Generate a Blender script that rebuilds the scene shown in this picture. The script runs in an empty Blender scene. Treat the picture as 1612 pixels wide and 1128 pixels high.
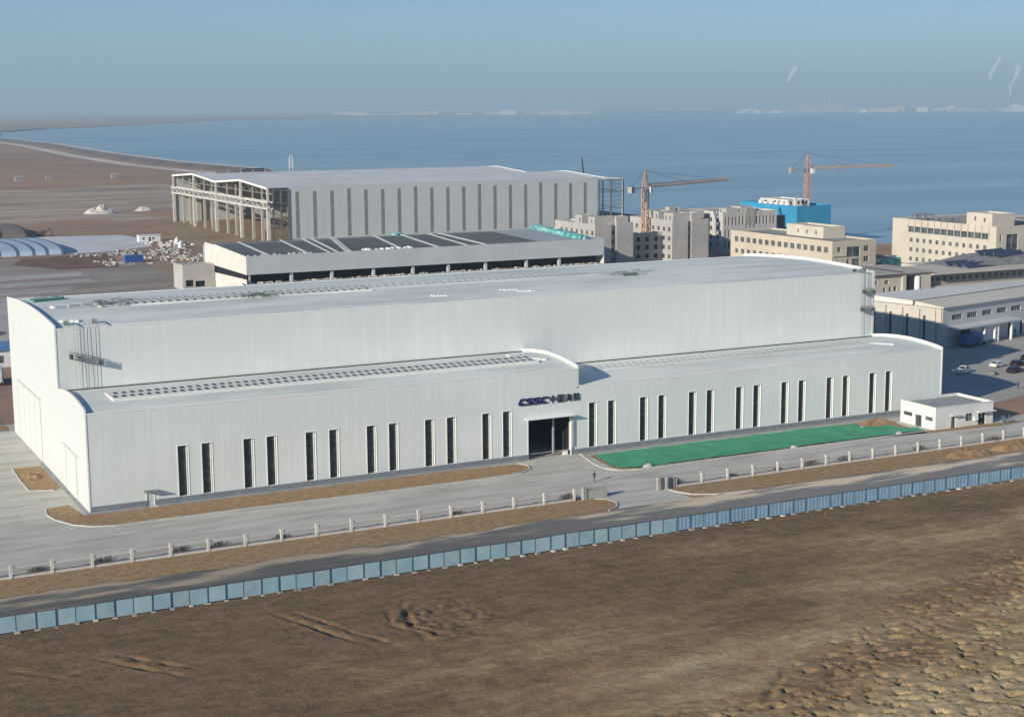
import bpy, bmesh, math, random
import numpy as np
from mathutils import Vector, Matrix, noise as mn
random.seed(7)
R = math.radians
SC = bpy.context.scene
COL = SC.collection

# ---------------------------------------------------------------- materials
MATS = {}
def nodes(name):
    m = bpy.data.materials.new(name); m.use_nodes = True
    nt = m.node_tree; b = nt.nodes['Principled BSDF']
    return m, nt, b
def mat(name, col, rough=.7, metal=0., var=.12, scale=.6, bump=0., bscale=8., col2=None, stretch=(1, 1, 1), detail=5, spec=.35, lo=.35, hi=.65):
    """principled material whose base colour wanders between two tones with 3D noise"""
    if name in MATS: return MATS[name]
    m, nt, b = nodes(name); L = nt.links
    tc = nt.nodes.new('ShaderNodeTexCoord'); mp = nt.nodes.new('ShaderNodeMapping'); mp.inputs['Scale'].default_value = stretch
    L.new(tc.outputs['Object'], mp.inputs[0])
    n = nt.nodes.new('ShaderNodeTexNoise'); n.inputs['Scale'].default_value = scale; n.inputs['Detail'].default_value = detail; n.inputs['Roughness'].default_value = .6
    L.new(mp.outputs[0], n.inputs['Vector'])
    r = nt.nodes.new('ShaderNodeValToRGB'); L.new(n.outputs['Fac'], r.inputs[0])
    if col2 is None: c1 = [max(0, c * (1 - var)) for c in col]; c2 = [min(1, c * (1 + var)) for c in col]
    else: c1, c2 = col, col2
    r.color_ramp.elements[0].position = lo; r.color_ramp.elements[1].position = hi
    r.color_ramp.elements[0].color = (*c1, 1); r.color_ramp.elements[1].color = (*c2, 1)
    L.new(r.outputs[0], b.inputs['Base Color'])
    b.inputs['Roughness'].default_value = rough; b.inputs['Metallic'].default_value = metal
    b.inputs['Specular IOR Level'].default_value = spec
    if bump:
        n2 = nt.nodes.new('ShaderNodeTexNoise'); n2.inputs['Scale'].default_value = bscale; n2.inputs['Detail'].default_value = 6
        L.new(mp.outputs[0], n2.inputs['Vector'])
        bp = nt.nodes.new('ShaderNodeBump'); bp.inputs['Strength'].default_value = bump; bp.inputs['Distance'].default_value = .1
        L.new(n2.outputs['Fac'], bp.inputs['Height']); L.new(bp.outputs[0], b.inputs['Normal'])
    MATS[name] = m
    return m

def cladding(name, col, axis, rib=.9, dark=.86):
    """white profiled sheet: soft ribs + faint rain streaks running down"""
    m, nt, b = nodes(name); L = nt.links
    tc = nt.nodes.new('ShaderNodeTexCoord'); sx = nt.nodes.new('ShaderNodeSeparateXYZ'); L.new(tc.outputs['Object'], sx.inputs[0])
    # streak noise: stretched along z
    mp = nt.nodes.new('ShaderNodeMapping'); mp.inputs['Scale'].default_value = (1.1, 1.1, .05); L.new(tc.outputs['Object'], mp.inputs[0])
    n = nt.nodes.new('ShaderNodeTexNoise'); n.inputs['Scale'].default_value = 1.0; n.inputs['Detail'].default_value = 7; n.inputs['Roughness'].default_value = .65
    L.new(mp.outputs[0], n.inputs['Vector'])
    mp2 = nt.nodes.new('ShaderNodeMapping'); mp2.inputs['Scale'].default_value = (.05, .05, .12); L.new(tc.outputs['Object'], mp2.inputs[0])
    n2 = nt.nodes.new('ShaderNodeTexNoise'); n2.inputs['Scale'].default_value = 1.0; n2.inputs['Detail'].default_value = 4
    L.new(mp2.outputs[0], n2.inputs['Vector'])
    ad = nt.nodes.new('ShaderNodeMath'); ad.operation = 'ADD'; L.new(n.outputs['Fac'], ad.inputs[0]); L.new(n2.outputs['Fac'], ad.inputs[1])
    r = nt.nodes.new('ShaderNodeValToRGB'); r.color_ramp.elements[0].position = .72 / 1.0 * .5 + .1; r.color_ramp.elements[1].position = .62
    hf = nt.nodes.new('ShaderNodeMath'); hf.operation = 'MULTIPLY'; hf.inputs[1].default_value = .5; L.new(ad.outputs[0], hf.inputs[0]); L.new(hf.outputs[0], r.inputs[0])
    r.color_ramp.elements[0].color = (*[c * dark for c in col], 1); r.color_ramp.elements[1].color = (*col, 1)
    # seams
    wv = nt.nodes.new('ShaderNodeMath'); wv.operation = 'MULTIPLY'; wv.inputs[1].default_value = 2 * math.pi / rib; L.new(sx.outputs[axis], wv.inputs[0])
    sn = nt.nodes.new('ShaderNodeMath'); sn.operation = 'SINE'; L.new(wv.outputs[0], sn.inputs[0])
    L.new(r.outputs[0], b.inputs['Base Color'])
    bp = nt.nodes.new('ShaderNodeBump'); bp.inputs['Strength'].default_value = .022; bp.inputs['Distance'].default_value = .05
    L.new(sn.outputs[0], bp.inputs['Height']); L.new(bp.outputs[0], b.inputs['Normal'])
    b.inputs['Roughness'].default_value = .55; b.inputs['Specular IOR Level'].default_value = .3
    MATS[name] = m; return m

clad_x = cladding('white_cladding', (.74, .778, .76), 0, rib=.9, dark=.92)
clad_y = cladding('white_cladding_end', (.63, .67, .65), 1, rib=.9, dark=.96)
roofm = mat('pale_roof_sheet', (.57, .61, .565), .6, scale=.07, stretch=(.5, 2.2, 1), col2=(.76, .80, .735), detail=10, lo=.36, hi=.58)
trimm = mat('white_trim', (.83, .84, .82), .5, var=.03)
greytrim = mat('grey_plinth', (.20, .225, .245), .8, var=.12, scale=.8)
panem = mat('dark_pane', (.022, .032, .032), .25, col2=(.075, .09, .085), scale=.9, stretch=(1, 1, 1.4), lo=.4, hi=.7, spec=.5)
sunstripm = mat('sunlit_pane_strip', (.42, .46, .46), .6, col2=(.62, .64, .63), scale=1.6)  # pale tone imitates sunlight on the right of each hall pane
darkin = mat('dark_interior', (.012, .013, .018), .9, var=.3)
blackm = mat('dark_steel', (.05, .055, .06), .6, var=.2)
greysteel = mat('grey_steel', (.22, .24, .25), .6, var=.15)
concrete = mat('yard_concrete', (.48, .47, .42), .9, col2=(.60, .59, .53), scale=.07, detail=9, lo=.3, hi=.72, bump=.1, bscale=2)
greyconc = mat('grey_concrete', (.27, .265, .25), .9, col2=(.40, .39, .36), scale=.3)
kerbm = mat('kerb_concrete', (.52, .51, .47), .9, var=.15, scale=1)
soilm = mat('verge_soil', (.27, .18, .095), 1, col2=(.42, .29, .165), scale=.8, detail=10, bump=1.0, bscale=2.5, spec=.1, lo=.3, hi=.7)
creamm = mat('cream_render', (.47, .42, .34), .85, col2=(.54, .49, .40), scale=.12, detail=6)
greyrender = mat('grey_render', (.36, .355, .34), .9, col2=(.45, .44, .42), scale=.15, detail=6)
cream2 = mat('pale_stone_render', (.50, .46, .39), .85, col2=(.57, .53, .455), scale=.15, detail=6)
glassm = mat('window_glass', (.035, .05, .06), .15, col2=(.12, .15, .16), scale=.35, lo=.4, hi=.65, spec=.6)
bluem = mat('blue_cladding', (.035, .27, .47), .6, var=.1, scale=.1)
orangem = mat('crane_paint', (.48, .29, .18), .6, var=.15, scale=.3)
whitep = mat('white_paint', (.75, .76, .76), .4, var=.03)
tealm = mat('teal_sheet', (.05, .30, .30), .6, col2=(.30, .55, .55), scale=.4, lo=.42, hi=.58)
darkroof = mat('dark_roof_felt', (.085, .092, .092), .85, col2=(.15, .155, .15), scale=.09, stretch=(.4, 1, 1))
lightroof = mat('light_roof_sheet', (.36, .40, .41), .7, var=.08, scale=.1)
w2wall = mat('grey_white_panel', (.50, .54, .56), .7, var=.06, scale=.1)
debrism = mat('rubble', (.30, .28, .25), .9, col2=(.6, .58, .55), scale=1.2)
skinm = mat('skin', (.45, .28, .2), .6)

# ---------------------------------------------------------------- objects
ORG = {}
def tag(o, label=None, cat=None, group=None, kind=None):
    if label: o['label'] = label
    if cat: o['category'] = cat
    if group: o['group'] = group
    if kind: o['kind'] = kind
    return o
def empty(name, label, cat, loc=(0, 0, 0), rz=0, group=None, kind=None):
    o = bpy.data.objects.new(name, None); COL.objects.link(o)
    o.location = loc; o.rotation_euler = (0, 0, rz); o.empty_display_size = .5
    ORG[o.name] = Matrix.Translation(loc) @ Matrix.Rotation(rz, 4, 'Z')
    return tag(o, label, cat, group, kind)
def newmesh(name, verts, faces, mats, parent=None, mi=None, world=True, smooth=False):
    if parent is not None and world:
        M = ORG[parent.name].inverted(); verts = [tuple(M @ Vector(v)) for v in verts]
    me = bpy.data.meshes.new(name); me.from_pydata([tuple(v) for v in verts], [], [tuple(f) for f in faces])
    for m in (mats if isinstance(mats, (list, tuple)) else [mats]): me.materials.append(m)
    if mi: me.polygons.foreach_set('material_index', mi)
    if smooth: me.polygons.foreach_set('use_smooth', [True] * len(me.polygons))
    me.update()
    o = bpy.data.objects.new(name, me); COL.objects.link(o)
    if parent is not None:
        o.parent = parent; ORG[o.name] = ORG[parent.name]
    else: ORG[o.name] = Matrix.Identity(4)
    return o
class MB:
    def __init__(s): s.v = []; s.f = []; s.m = []
    def quad(s, *p, m=0):
        i = len(s.v); s.v += [tuple(q) for q in p]; s.f.append(tuple(range(i, i + len(p)))); s.m.append(m); return s
    def box(s, x0, x1, y0, y1, z0, z1, m=0):
        i = len(s.v); s.v += [(x0, y0, z0), (x1, y0, z0), (x1, y1, z0), (x0, y1, z0), (x0, y0, z1), (x1, y0, z1), (x1, y1, z1), (x0, y1, z1)]
        for f in ((0, 3, 2, 1), (4, 5, 6, 7), (0, 1, 5, 4), (1, 2, 6, 5), (2, 3, 7, 6), (3, 0, 4, 7)): s.f.append(tuple(i + k for k in f)); s.m.append(m)
        return s
    def bar(s, a, b, w=.1, h=None, m=0):
        a = Vector(a); b = Vector(b); d = (b - a).normalized(); h = h or w
        up = Vector((0, 0, 1)) if abs(d.z) < .95 else Vector((0, 1, 0))
        r = d.cross(up).normalized() * w / 2; u = r.cross(d).normalized() * h / 2
        i = len(s.v); s.v += [tuple(p + q) for p in (a, b) for q in (-r - u, r - u, r + u, -r + u)]
        for f in ((0, 1, 2, 3), (7, 6, 5, 4), (0, 4, 5, 1), (1, 5, 6, 2), (2, 6, 7, 3), (3, 7, 4, 0)): s.f.append(tuple(i + k for k in f)); s.m.append(m)
        return s
    def prism(s, poly, axis, a0, a1, m=0):
        """extrude a 2D polygon along axis (0: poly=(y,z); 1: poly=(x,z); 2: poly=(x,y))"""
        def P(p, a): return (a, p[0], p[1]) if axis == 0 else ((p[0], a, p[1]) if axis == 1 else (p[0], p[1], a))
        n = len(poly); i = len(s.v); s.v += [P(p, a0) for p in poly] + [P(p, a1) for p in poly]
        s.f.append(tuple(i + k for k in range(n))[::-1]); s.m.append(m); s.f.append(tuple(i + n + k for k in range(n))); s.m.append(m)
        for k in range(n): s.f.append((i + k, i + (k + 1) % n, i + n + (k + 1) % n, i + n + k)); s.m.append(m)
        return s
    def cyl(s, a, b, r0, r1=None, n=8, m=0):
        a = Vector(a); b = Vector(b); d = (b - a).normalized(); r1 = r0 if r1 is None else r1
        up = Vector((0, 0, 1)) if abs(d.z) < .95 else Vector((0, 1, 0)); u = d.cross(up).normalized(); w = u.cross(d)
        i = len(s.v)
        for p, r in ((a, r0), (b, r1)):
            for k in range(n): t = 2 * math.pi * k / n; s.v.append(tuple(p + (u * math.cos(t) + w * math.sin(t)) * r))
        for k in range(n): s.f.append((i + k, i + (k + 1) % n, i + n + (k + 1) % n, i + n + k)); s.m.append(m)
        s.f.append(tuple(i + k for k in range(n))[::-1]); s.f.append(tuple(i + n + k for k in range(n))); s.m += [m, m]
        return s
    def wall(s, O, U, w, h, holes=(), depth=.3, N=None, m=0, mr=None):
        """wall face from O along U (unit, horizontal) with real openings and reveals; N is the outward normal"""
        O = Vector(O); U = Vector(U); Z = Vector((0, 0, 1)); N = Vector(N) if N is not None else U.cross(Z); mr = m if mr is None else mr
        xs = sorted({0, w, *[round(q, 4) for hh in holes for q in (hh[0], hh[1])]}); zs = sorted({0, h, *[round(q, 4) for hh in holes for q in (hh[2], hh[3])]})
        P = lambda a, c, d=0: tuple(O + U * a + Z * c - N * d)
        for a0, a1 in zip(xs, xs[1:]):
            am = (a0 + a1) / 2; cur = None
            cells = []
            for c0, c1 in zip(zs, zs[1:]):
                cm = (c0 + c1) / 2
                if any(hh[0] < am < hh[1] and hh[2] < cm < hh[3] for hh in holes): cur = None; continue
                if cur is not None: cells[-1][1] = c1
                else: cells.append([c0, c1])
                cur = 1
            for c0, c1 in cells: s.quad(P(a0, c0), P(a1, c0), P(a1, c1), P(a0, c1), m=m)
        for a0, a1, c0, c1 in [hh[:4] for hh in holes]:
            s.quad(P(a0, c0), P(a0, c0, depth), P(a0, c1, depth), P(a0, c1), m=mr); s.quad(P(a1, c0), P(a1, c1), P(a1, c1, depth), P(a1, c0, depth), m=mr)
            s.quad(P(a0, c0), P(a1, c0), P(a1, c0, depth), P(a0, c0, depth), m=mr); s.quad(P(a0, c1), P(a0, c1, depth), P(a1, c1, depth), P(a1, c1), m=mr)
        return s
    def build(s, name, mats, parent=None, world=True, smooth=False):
        return newmesh(name, s.v, s.f, mats, parent, s.m, world, smooth)

def poly_sheet(name, pts, z, m, kind='structure', label=None, cat=None, skirt=0, parent=None):
    bm = bmesh.new(); vs = [bm.verts.new((p[0], p[1], z)) for p in pts]; f = bm.faces.new(vs)
    bm.normal_update()
    if f.normal.z < 0: f.normal_flip()
    bmesh.ops.triangulate(bm, faces=[f])
    me = bpy.data.meshes.new(name)
    if skirt:
        be = [e for e in bm.edges if len(e.link_faces) == 1]
        ret = bmesh.ops.extrude_edge_only(bm, edges=be)
        for v in ret['geom']:
            if isinstance(v, bmesh.types.BMVert): v.co.z -= skirt
    bm.to_mesh(me); bm.free(); me.materials.append(m)
    o = bpy.data.objects.new(name, me); COL.objects.link(o); ORG[o.name] = Matrix.Identity(4)
    return tag(o, label, cat, kind=kind)
def kerb(mb, pts, w=.22, z0=0, z1=.16):
    for a, b in zip(pts, pts[1:]): mb.bar((a[0], a[1], (z0 + z1) / 2), (b[0], b[1], (z0 + z1) / 2), w, z1 - z0)

# ---------------------------------------------------------------- camera
f_, pitch, roll, yaw = 2415.105, .161452, -.00683724, .46805754
CP = Vector((-44.76885, -230.2569, 60.))
F = Vector((math.sin(yaw) * math.cos(pitch), math.cos(yaw) * math.cos(pitch), -math.sin(pitch)))
Rr = Vector((math.cos(yaw), -math.sin(yaw), 0)); U = Rr.cross(F)
R2 = Rr * math.cos(roll) + U * math.sin(roll); U2 = -Rr * math.sin(roll) + U * math.cos(roll)
cam = bpy.data.cameras.new('camera'); co = bpy.data.objects.new('camera', cam); COL.objects.link(co)
cam.sensor_width = 36; cam.lens = 36 * f_ / 1612; cam.clip_start = 1; cam.clip_end = 80000
co.matrix_world = Matrix(((R2.x, U2.x, -F.x, CP.x), (R2.y, U2.y, -F.y, CP.y), (R2.z, U2.z, -F.z, CP.z), (0, 0, 0, 1)))
SC.camera = co

# ---------------------------------------------------------------- light, sky
w = bpy.data.worlds.new('World'); SC.world = w; w.use_nodes = True; nt = w.node_tree
sky = nt.nodes.new('ShaderNodeTexSky'); sky.sky_type = 'NISHITA'; sky.sun_disc = False
SUNV = Vector((-.9345, -.356, math.tan(R(19.2)))).normalized()
sky.sun_elevation = R(19.2); sky.sun_rotation = math.atan2(SUNV.x, SUNV.y)
sky.air_density = 1.0; sky.dust_density = .0; sky.ozone_density = 7; sky.altitude = 60
bg = nt.nodes['Background']; nt.links.new(sky.outputs[0], bg.inputs[0]); bg.inputs[1].default_value = .082
sl = bpy.data.lights.new('sun', 'SUN'); sl.energy = 5.0; sl.angle = R(.53); sl.color = (1, .90, .75)
so = bpy.data.objects.new('sun', sl); COL.objects.link(so); so.rotation_euler = SUNV.to_track_quat('Z', 'Y').to_euler()
SC.view_settings.view_transform = 'Standard'; SC.view_settings.look = 'None'; SC.view_settings.exposure = 0.36; SC.view_settings.gamma = 1

# ---------------------------------------------------------------- ground, water
def ground_mat():
    m, nt, b = nodes('open_ground'); L = nt.links
    tc = nt.nodes.new('ShaderNodeTexCoord')
    def nz(scale, stretch=(1, 1, 1), det=7, ro=.6, rot=0):
        mp = nt.nodes.new('ShaderNodeMapping'); mp.inputs['Scale'].default_value = stretch; mp.inputs['Rotation'].default_value = (0, 0, rot); L.new(tc.outputs['Object'], mp.inputs[0])
        n = nt.nodes.new('ShaderNodeTexNoise'); n.inputs['Scale'].default_value = scale; n.inputs['Detail'].default_value = det; n.inputs['Roughness'].default_value = ro
        L.new(mp.outputs[0], n.inputs['Vector']); return n.outputs['Fac']
    def ramp(fac, stops):
        r = nt.nodes.new('ShaderNodeValToRGB'); L.new(fac, r.inputs[0]); e = r.color_ramp.elements
        e[0].position = stops[0][0]; e[0].color = (*stops[0][1], 1); e[1].position = stops[-1][0]; e[1].color = (*stops[-1][1], 1)
        for p, c in stops[1:-1]: k = e.new(p); k.color = (*c, 1)
        return r.outputs[0]
    def mix(fac, a, c, fv=None):
        x = nt.nodes.new('ShaderNodeMix'); x.data_type = 'RGBA'
        if fac is None: x.inputs[0].default_value = fv
        else: L.new(fac, x.inputs[0])
        L.new(a, x.inputs[6]); L.new(c, x.inputs[7]); return x.outputs[2]
    A = ramp(nz(.004, (1, 2.4, 1), 9, .65, .1), [(.33, (.20, .14, .115)), (.46, (.28, .19, .14)), (.56, (.35, .235, .15)), (.7, (.42, .31, .22))])
    B = ramp(nz(.03, (.5, 2.2, 1), 8, .65, .1), [(.35, (.20, .14, .11)), (.6, (.38, .27, .19))])
    C = ramp(nz(.0012, (1, 1, 1), 4), [(.42, (.17, .13, .12)), (.6, (.34, .23, .155))])
    X = mix(None, A, B, .4); X = mix(None, X, C, .3); hs = nt.nodes.new('ShaderNodeHueSaturation'); hs.inputs['Value'].default_value = 1.22; hs.inputs['Saturation'].default_value = 1.08; L.new(X, hs.inputs['Color']); X = hs.outputs[0]
    L.new(X, b.inputs['Base Color']); b.inputs['Roughness'].default_value = 1; b.inputs['Specular IOR Level'].default_value = .05
    bp = nt.nodes.new('ShaderNodeBump'); bp.inputs['Strength'].default_value = .6; bp.inputs['Distance'].default_value = .6
    L.new(nz(.15, (1, 1, 1), 8), bp.inputs['Height']); L.new(bp.outputs[0], b.inputs['Normal'])
    return m
coast = [(3000, -1500), (1800, -300), (900, 150), (540, 262), (487, 292), (403, 299), (411, 335), (412, 540), (430, 800), (438, 1254), (428, 1508), (447, 1918), (502, 2656), (526, 3550), (589, 3962), (689, 4622), (959, 5344), (1224, 5819), (2174, 7950), (4300, 11300), (6438, 12639), (8383, 12700), (11234, 13800), (14000, 15200), (16111, 15862), (26000, 17000)]
LIM = 27500
land = coast + [(LIM, 17500), (LIM, LIM), (-LIM, LIM), (-LIM, -3000), (3000, -3000)]
ground = poly_sheet('ground', land, 0, ground_mat(), skirt=4)

def water_mat():
    m, nt, b = nodes('sea_water'); L = nt.links
    tc = nt.nodes.new('ShaderNodeTexCoord')
    mp = nt.nodes.new('ShaderNodeMapping'); mp.inputs['Scale'].default_value = (.35, 1.6, 1); mp.inputs['Rotation'].default_value = (0, 0, R(26)); L.new(tc.outputs['Object'], mp.inputs[0])
    n = nt.nodes.new('ShaderNodeTexNoise'); n.inputs['Scale'].default_value = .0035; n.inputs['Detail'].default_value = 6; n.inputs['Roughness'].default_value = .6; L.new(mp.outputs[0], n.inputs['Vector'])
    r = nt.nodes.new('ShaderNodeValToRGB'); L.new(n.outputs['Fac'], r.inputs[0])
    r.color_ramp.elements[0].position = .38; r.color_ramp.elements[0].color = (.20, .32, .38, 1); r.color_ramp.elements[1].position = .62; r.color_ramp.elements[1].color = (.31, .45, .49, 1)
    L.new(r.outputs[0], b.inputs['Base Color']); b.inputs['Roughness'].default_value = .32; b.inputs['IOR'].default_value = 1.33
    n2 = nt.nodes.new('ShaderNodeTexNoise'); n2.inputs['Scale'].default_value = .12; n2.inputs['Detail'].default_value = 5; L.new(mp.outputs[0], n2.inputs['Vector'])
    bp = nt.nodes.new('ShaderNodeBump'); bp.inputs['Strength'].default_value = .25; bp.inputs['Distance'].default_value = .8
    L.new(n2.outputs['Fac'], bp.inputs['Height']); L.new(bp.outputs[0], b.inputs['Normal'])
    return m
wm = water_mat()
poly_sheet('sea', [(2900, -1600), (3200, -3500), (LIM, -3500), (LIM, 17800), (16000, 16200), (6400, 12900), (2000, 8200), (500, 4300), (300, 1500), (350, 320), (500, 200), (1700, -400)], -1.6, wm)

# the haze: one closed box of even air
hz = MB().box(-LIM + 500, LIM - 500, -2400, LIM - 500, -6, 560).build('haze', bpy.data.materials.new('haze_air')); hz['kind'] = 'stuff'
hm = hz.data.materials[0]; hm.use_nodes = True; hm.node_tree.nodes.clear()
ho = hm.node_tree.nodes.new('ShaderNodeOutputMaterial'); hv = hm.node_tree.nodes.new('ShaderNodeVolumePrincipled')
hv.inputs['Color'].default_value = (.56, .80, .98, 1); hv.inputs['Density'].default_value = 1.15e-4; hv.inputs['Anisotropy'].default_value = .0
hm.node_tree.links.new(hv.outputs[0], ho.inputs['Volume'])
tag(hz, 'pale blue-grey haze over the far shore', 'haze')

# embankment road along the coast, far left
def ribbon(name, pts, w, z, m, **k):
    L_ = []; Rg = []
    for i, p in enumerate(pts):
        a = Vector(pts[max(0, i - 1)]); b = Vector(pts[min(len(pts) - 1, i + 1)]); d = (b - a).normalized(); n = Vector((-d.y, d.x)) * w / 2
        L_.append(Vector(p) + n); Rg.append(Vector(p) - n)
    mb = MB()
    for i in range(len(pts) - 1): mb.quad((*Rg[i], z), (*Rg[i + 1], z), (*L_[i + 1], z), (*L_[i], z))
    o = mb.build(name, m); tag(o, kind='structure', **k); return o
sea_line = [(425, 1254), (414, 1508), (430, 1918), (484, 2656), (508, 3550), (570, 3962), (668, 4622), (935, 5344)]
dike = MB()
for (a, b) in zip(sea_line, sea_line[1:]):
    for z0, z1, o0, o1 in ((0, 3.0, -24, -12), (3.0, 3.0, -12, 6), (3.0, 0, 6, 14)):
        dike.quad((a[0] + o0, a[1], z0 + .02), (a[0] + o1, a[1], z1 + .02), (b[0] + o1, b[1], z1 + .02), (b[0] + o0, b[1], z0 + .02))
dike.build('embankment', mat('embankment_earth', (.10, .085, .08), 1, col2=(.17, .14, .125), scale=.02))['kind'] = 'structure'
ribbon('embankment_road', [(x - 1, y) for x, y in sea_line], 13, 3.08, mat('pale_road', (.60, .55, .49), .9, var=.15, scale=.01))
ribbon('access_track', [(x - 55, y) for x, y in [(380, 1000)] + sea_line], 20, .06, mat('pale_track', (.60, .53, .46), .9, var=.2, scale=.01))

# near yards and roads -------------------------------------------------
def add_joints(m, size=5.0, k=.86):
    nt = m.node_tree; b = nt.nodes['Principled BSDF']; src = b.inputs['Base Color'].links[0].from_socket
    tc = nt.nodes.new('ShaderNodeTexCoord'); br = nt.nodes.new('ShaderNodeTexBrick'); nt.links.new(tc.outputs['Object'], br.inputs['Vector'])
    br.offset = 0; br.inputs['Scale'].default_value = 1; br.inputs['Brick Width'].default_value = size; br.inputs['Row Height'].default_value = size; br.inputs['Mortar Size'].default_value = .05; br.inputs['Mortar Smooth'].default_value = .4
    br.inputs['Color1'].default_value = (1, 1, 1, 1); br.inputs['Color2'].default_value = (.965, .965, .96, 1); br.inputs['Mortar'].default_value = (.84, .83, .82, 1)
    x = nt.nodes.new('ShaderNodeMix'); x.data_type = 'RGBA'; x.blend_type = 'MULTIPLY'; x.inputs[0].default_value = 1
    n = nt.nodes.new('ShaderNodeTexNoise'); n.inputs['Scale'].default_value = .35; n.inputs['Detail'].default_value = 9; mp = nt.nodes.new('ShaderNodeMapping'); mp.inputs['Scale'].default_value = (.25, 1.4, 1); nt.links.new(tc.outputs['Object'], mp.inputs[0]); nt.links.new(mp.outputs[0], n.inputs['Vector'])
    r = nt.nodes.new('ShaderNodeValToRGB'); nt.links.new(n.outputs['Fac'], r.inputs[0]); r.color_ramp.elements[0].position = .36; r.color_ramp.elements[0].color = (.80, .79, .77, 1); r.color_ramp.elements[1].position = .56; r.color_ramp.elements[1].color = (1, 1, 1, 1)
    x2 = nt.nodes.new('ShaderNodeMix'); x2.data_type = 'RGBA'; x2.blend_type = 'MULTIPLY'; x2.inputs[0].default_value = 1
    nt.links.new(src, x.inputs[6]); nt.links.new(br.outputs['Color'], x.inputs[7]); nt.links.new(x.outputs[2], x2.inputs[6]); nt.links.new(r.outputs[0], x2.inputs[7]); nt.links.new(x2.outputs[2], b.inputs['Base Color'])
add_joints(concrete)
poly_sheet('concrete_yard', [(-120, -28.2), (71.5, -28.2), (72, -38), (85, -38), (85, -28.2), (187, -27.2), (188, -12), (168, -12), (168, 10), (168, 75), (-3, 75), (-60, 75), (-120, 72)], .02, concrete)
asph = mat('parking_asphalt', (.33, .315, .28), .9, col2=(.44, .42, .38), scale=.08, detail=8)
poly_sheet('parking_yard', [(168, -4), (330, 40), (330, 125), (168, 100)], .05, asph)
poly_sheet('far_yard_road', [(-100, 76), (-1, 76), (-1, 86), (-100, 86)], .03, mat('grey_gravel_road', (.16, .16, .155), .95, var=.15))
def road_mat():
    m, nt, b = nodes('dusty_asphalt'); L = nt.links
    tc = nt.nodes.new('ShaderNodeTexCoord'); sx = nt.nodes.new('ShaderNodeSeparateXYZ'); L.new(tc.outputs['Object'], sx.inputs[0])
    mp = nt.nodes.new('ShaderNodeMapping'); mp.inputs['Scale'].default_value = (.3, 1.3, 1); L.new(tc.outputs['Object'], mp.inputs[0])
    n = nt.nodes.new('ShaderNodeTexNoise'); n.inputs['Scale'].default_value = .25; n.inputs['Detail'].default_value = 8; L.new(mp.outputs[0], n.inputs['Vector'])
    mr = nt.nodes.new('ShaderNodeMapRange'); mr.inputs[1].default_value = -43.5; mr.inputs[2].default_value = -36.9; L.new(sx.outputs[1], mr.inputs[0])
    # more drifted dust to the left
    mx = nt.nodes.new('ShaderNodeMapRange'); mx.inputs[1].default_value = 60; mx.inputs[2].default_value = -25; mx.inputs[3].default_value = 0; mx.inputs[4].default_value = .42; L.new(sx.outputs[0], mx.inputs[0])
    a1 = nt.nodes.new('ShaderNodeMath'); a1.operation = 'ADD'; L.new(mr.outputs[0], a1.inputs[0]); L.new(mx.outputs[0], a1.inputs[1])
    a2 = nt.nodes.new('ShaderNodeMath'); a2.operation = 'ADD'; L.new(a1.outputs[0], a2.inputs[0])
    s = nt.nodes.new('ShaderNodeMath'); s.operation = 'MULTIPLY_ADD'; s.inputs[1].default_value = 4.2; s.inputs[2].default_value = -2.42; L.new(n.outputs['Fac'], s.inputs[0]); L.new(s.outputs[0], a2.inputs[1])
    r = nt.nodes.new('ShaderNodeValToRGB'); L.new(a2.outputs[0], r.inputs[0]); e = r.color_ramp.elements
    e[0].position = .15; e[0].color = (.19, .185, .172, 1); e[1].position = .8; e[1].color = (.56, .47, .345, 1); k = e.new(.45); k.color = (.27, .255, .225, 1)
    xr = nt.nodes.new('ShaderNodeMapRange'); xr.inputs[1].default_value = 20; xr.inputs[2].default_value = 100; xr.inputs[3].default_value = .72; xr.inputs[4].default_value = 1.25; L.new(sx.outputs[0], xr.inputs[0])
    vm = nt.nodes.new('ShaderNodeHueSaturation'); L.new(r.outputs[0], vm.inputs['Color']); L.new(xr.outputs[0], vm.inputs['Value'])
    L.new(vm.outputs[0], b.inputs['Base Color']); b.inputs['Roughness'].default_value = .95; b.inputs['Specular IOR Level'].default_value = .1
    return m
poly_sheet('road', [(-130, -50.6), (240, -50.6), (240, -36), (-130, -35.5)], .03, road_mat())

def wavy(pts, amp=.3, step=1.5, seed=0):
    out = []
    for a, b in zip(pts, pts[1:] + pts[:1]):
        a = Vector(a); b = Vector(b); n = max(1, int((b - a).length / step))
        for k in range(n):
            p = a.lerp(b, k / n); q = mn.noise(Vector((p.x * .35, p.y * .35, seed))) * amp; out.append((p.x + q, p.y + mn.noise(Vector((p.x * .3, p.y * .5, seed + 9))) * amp))
    return out
# soil beds round the hall, with kerbs
beds = []
beds.append([(-2.2, 6.2), (-5.8, 5.2), (-6.2, 1.5), (-5.6, -2.0), (-3.8, -6.0), (-1.5, -8.2), (1.6, -9.2), (8, -9.0), (23, -9.0), (45, -9.2), (62, -9.0), (69, -8.4), (71.6, -6.6), (72.4, -4.2), (71.5, -2.2), (60, -1.5), (2, -1.5), (-1.3, -.8)])
beds.append([(-1.2, 35.6), (-5.9, 35.8), (-6.1, 25), (-6, 18.2), (-2.4, 16.9), (-1.1, 18.7)])
beds.append([(-5, 69), (-1, 69), (-1, 74), (-14, 74), (-14, 68)])
kb = MB()
for i, bd in enumerate(beds):
    poly_sheet('soil_bed', bd, .07, soilm)
kerb(kb, beds[0][1:15]); kerb(kb, beds[1][0:5])
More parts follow.
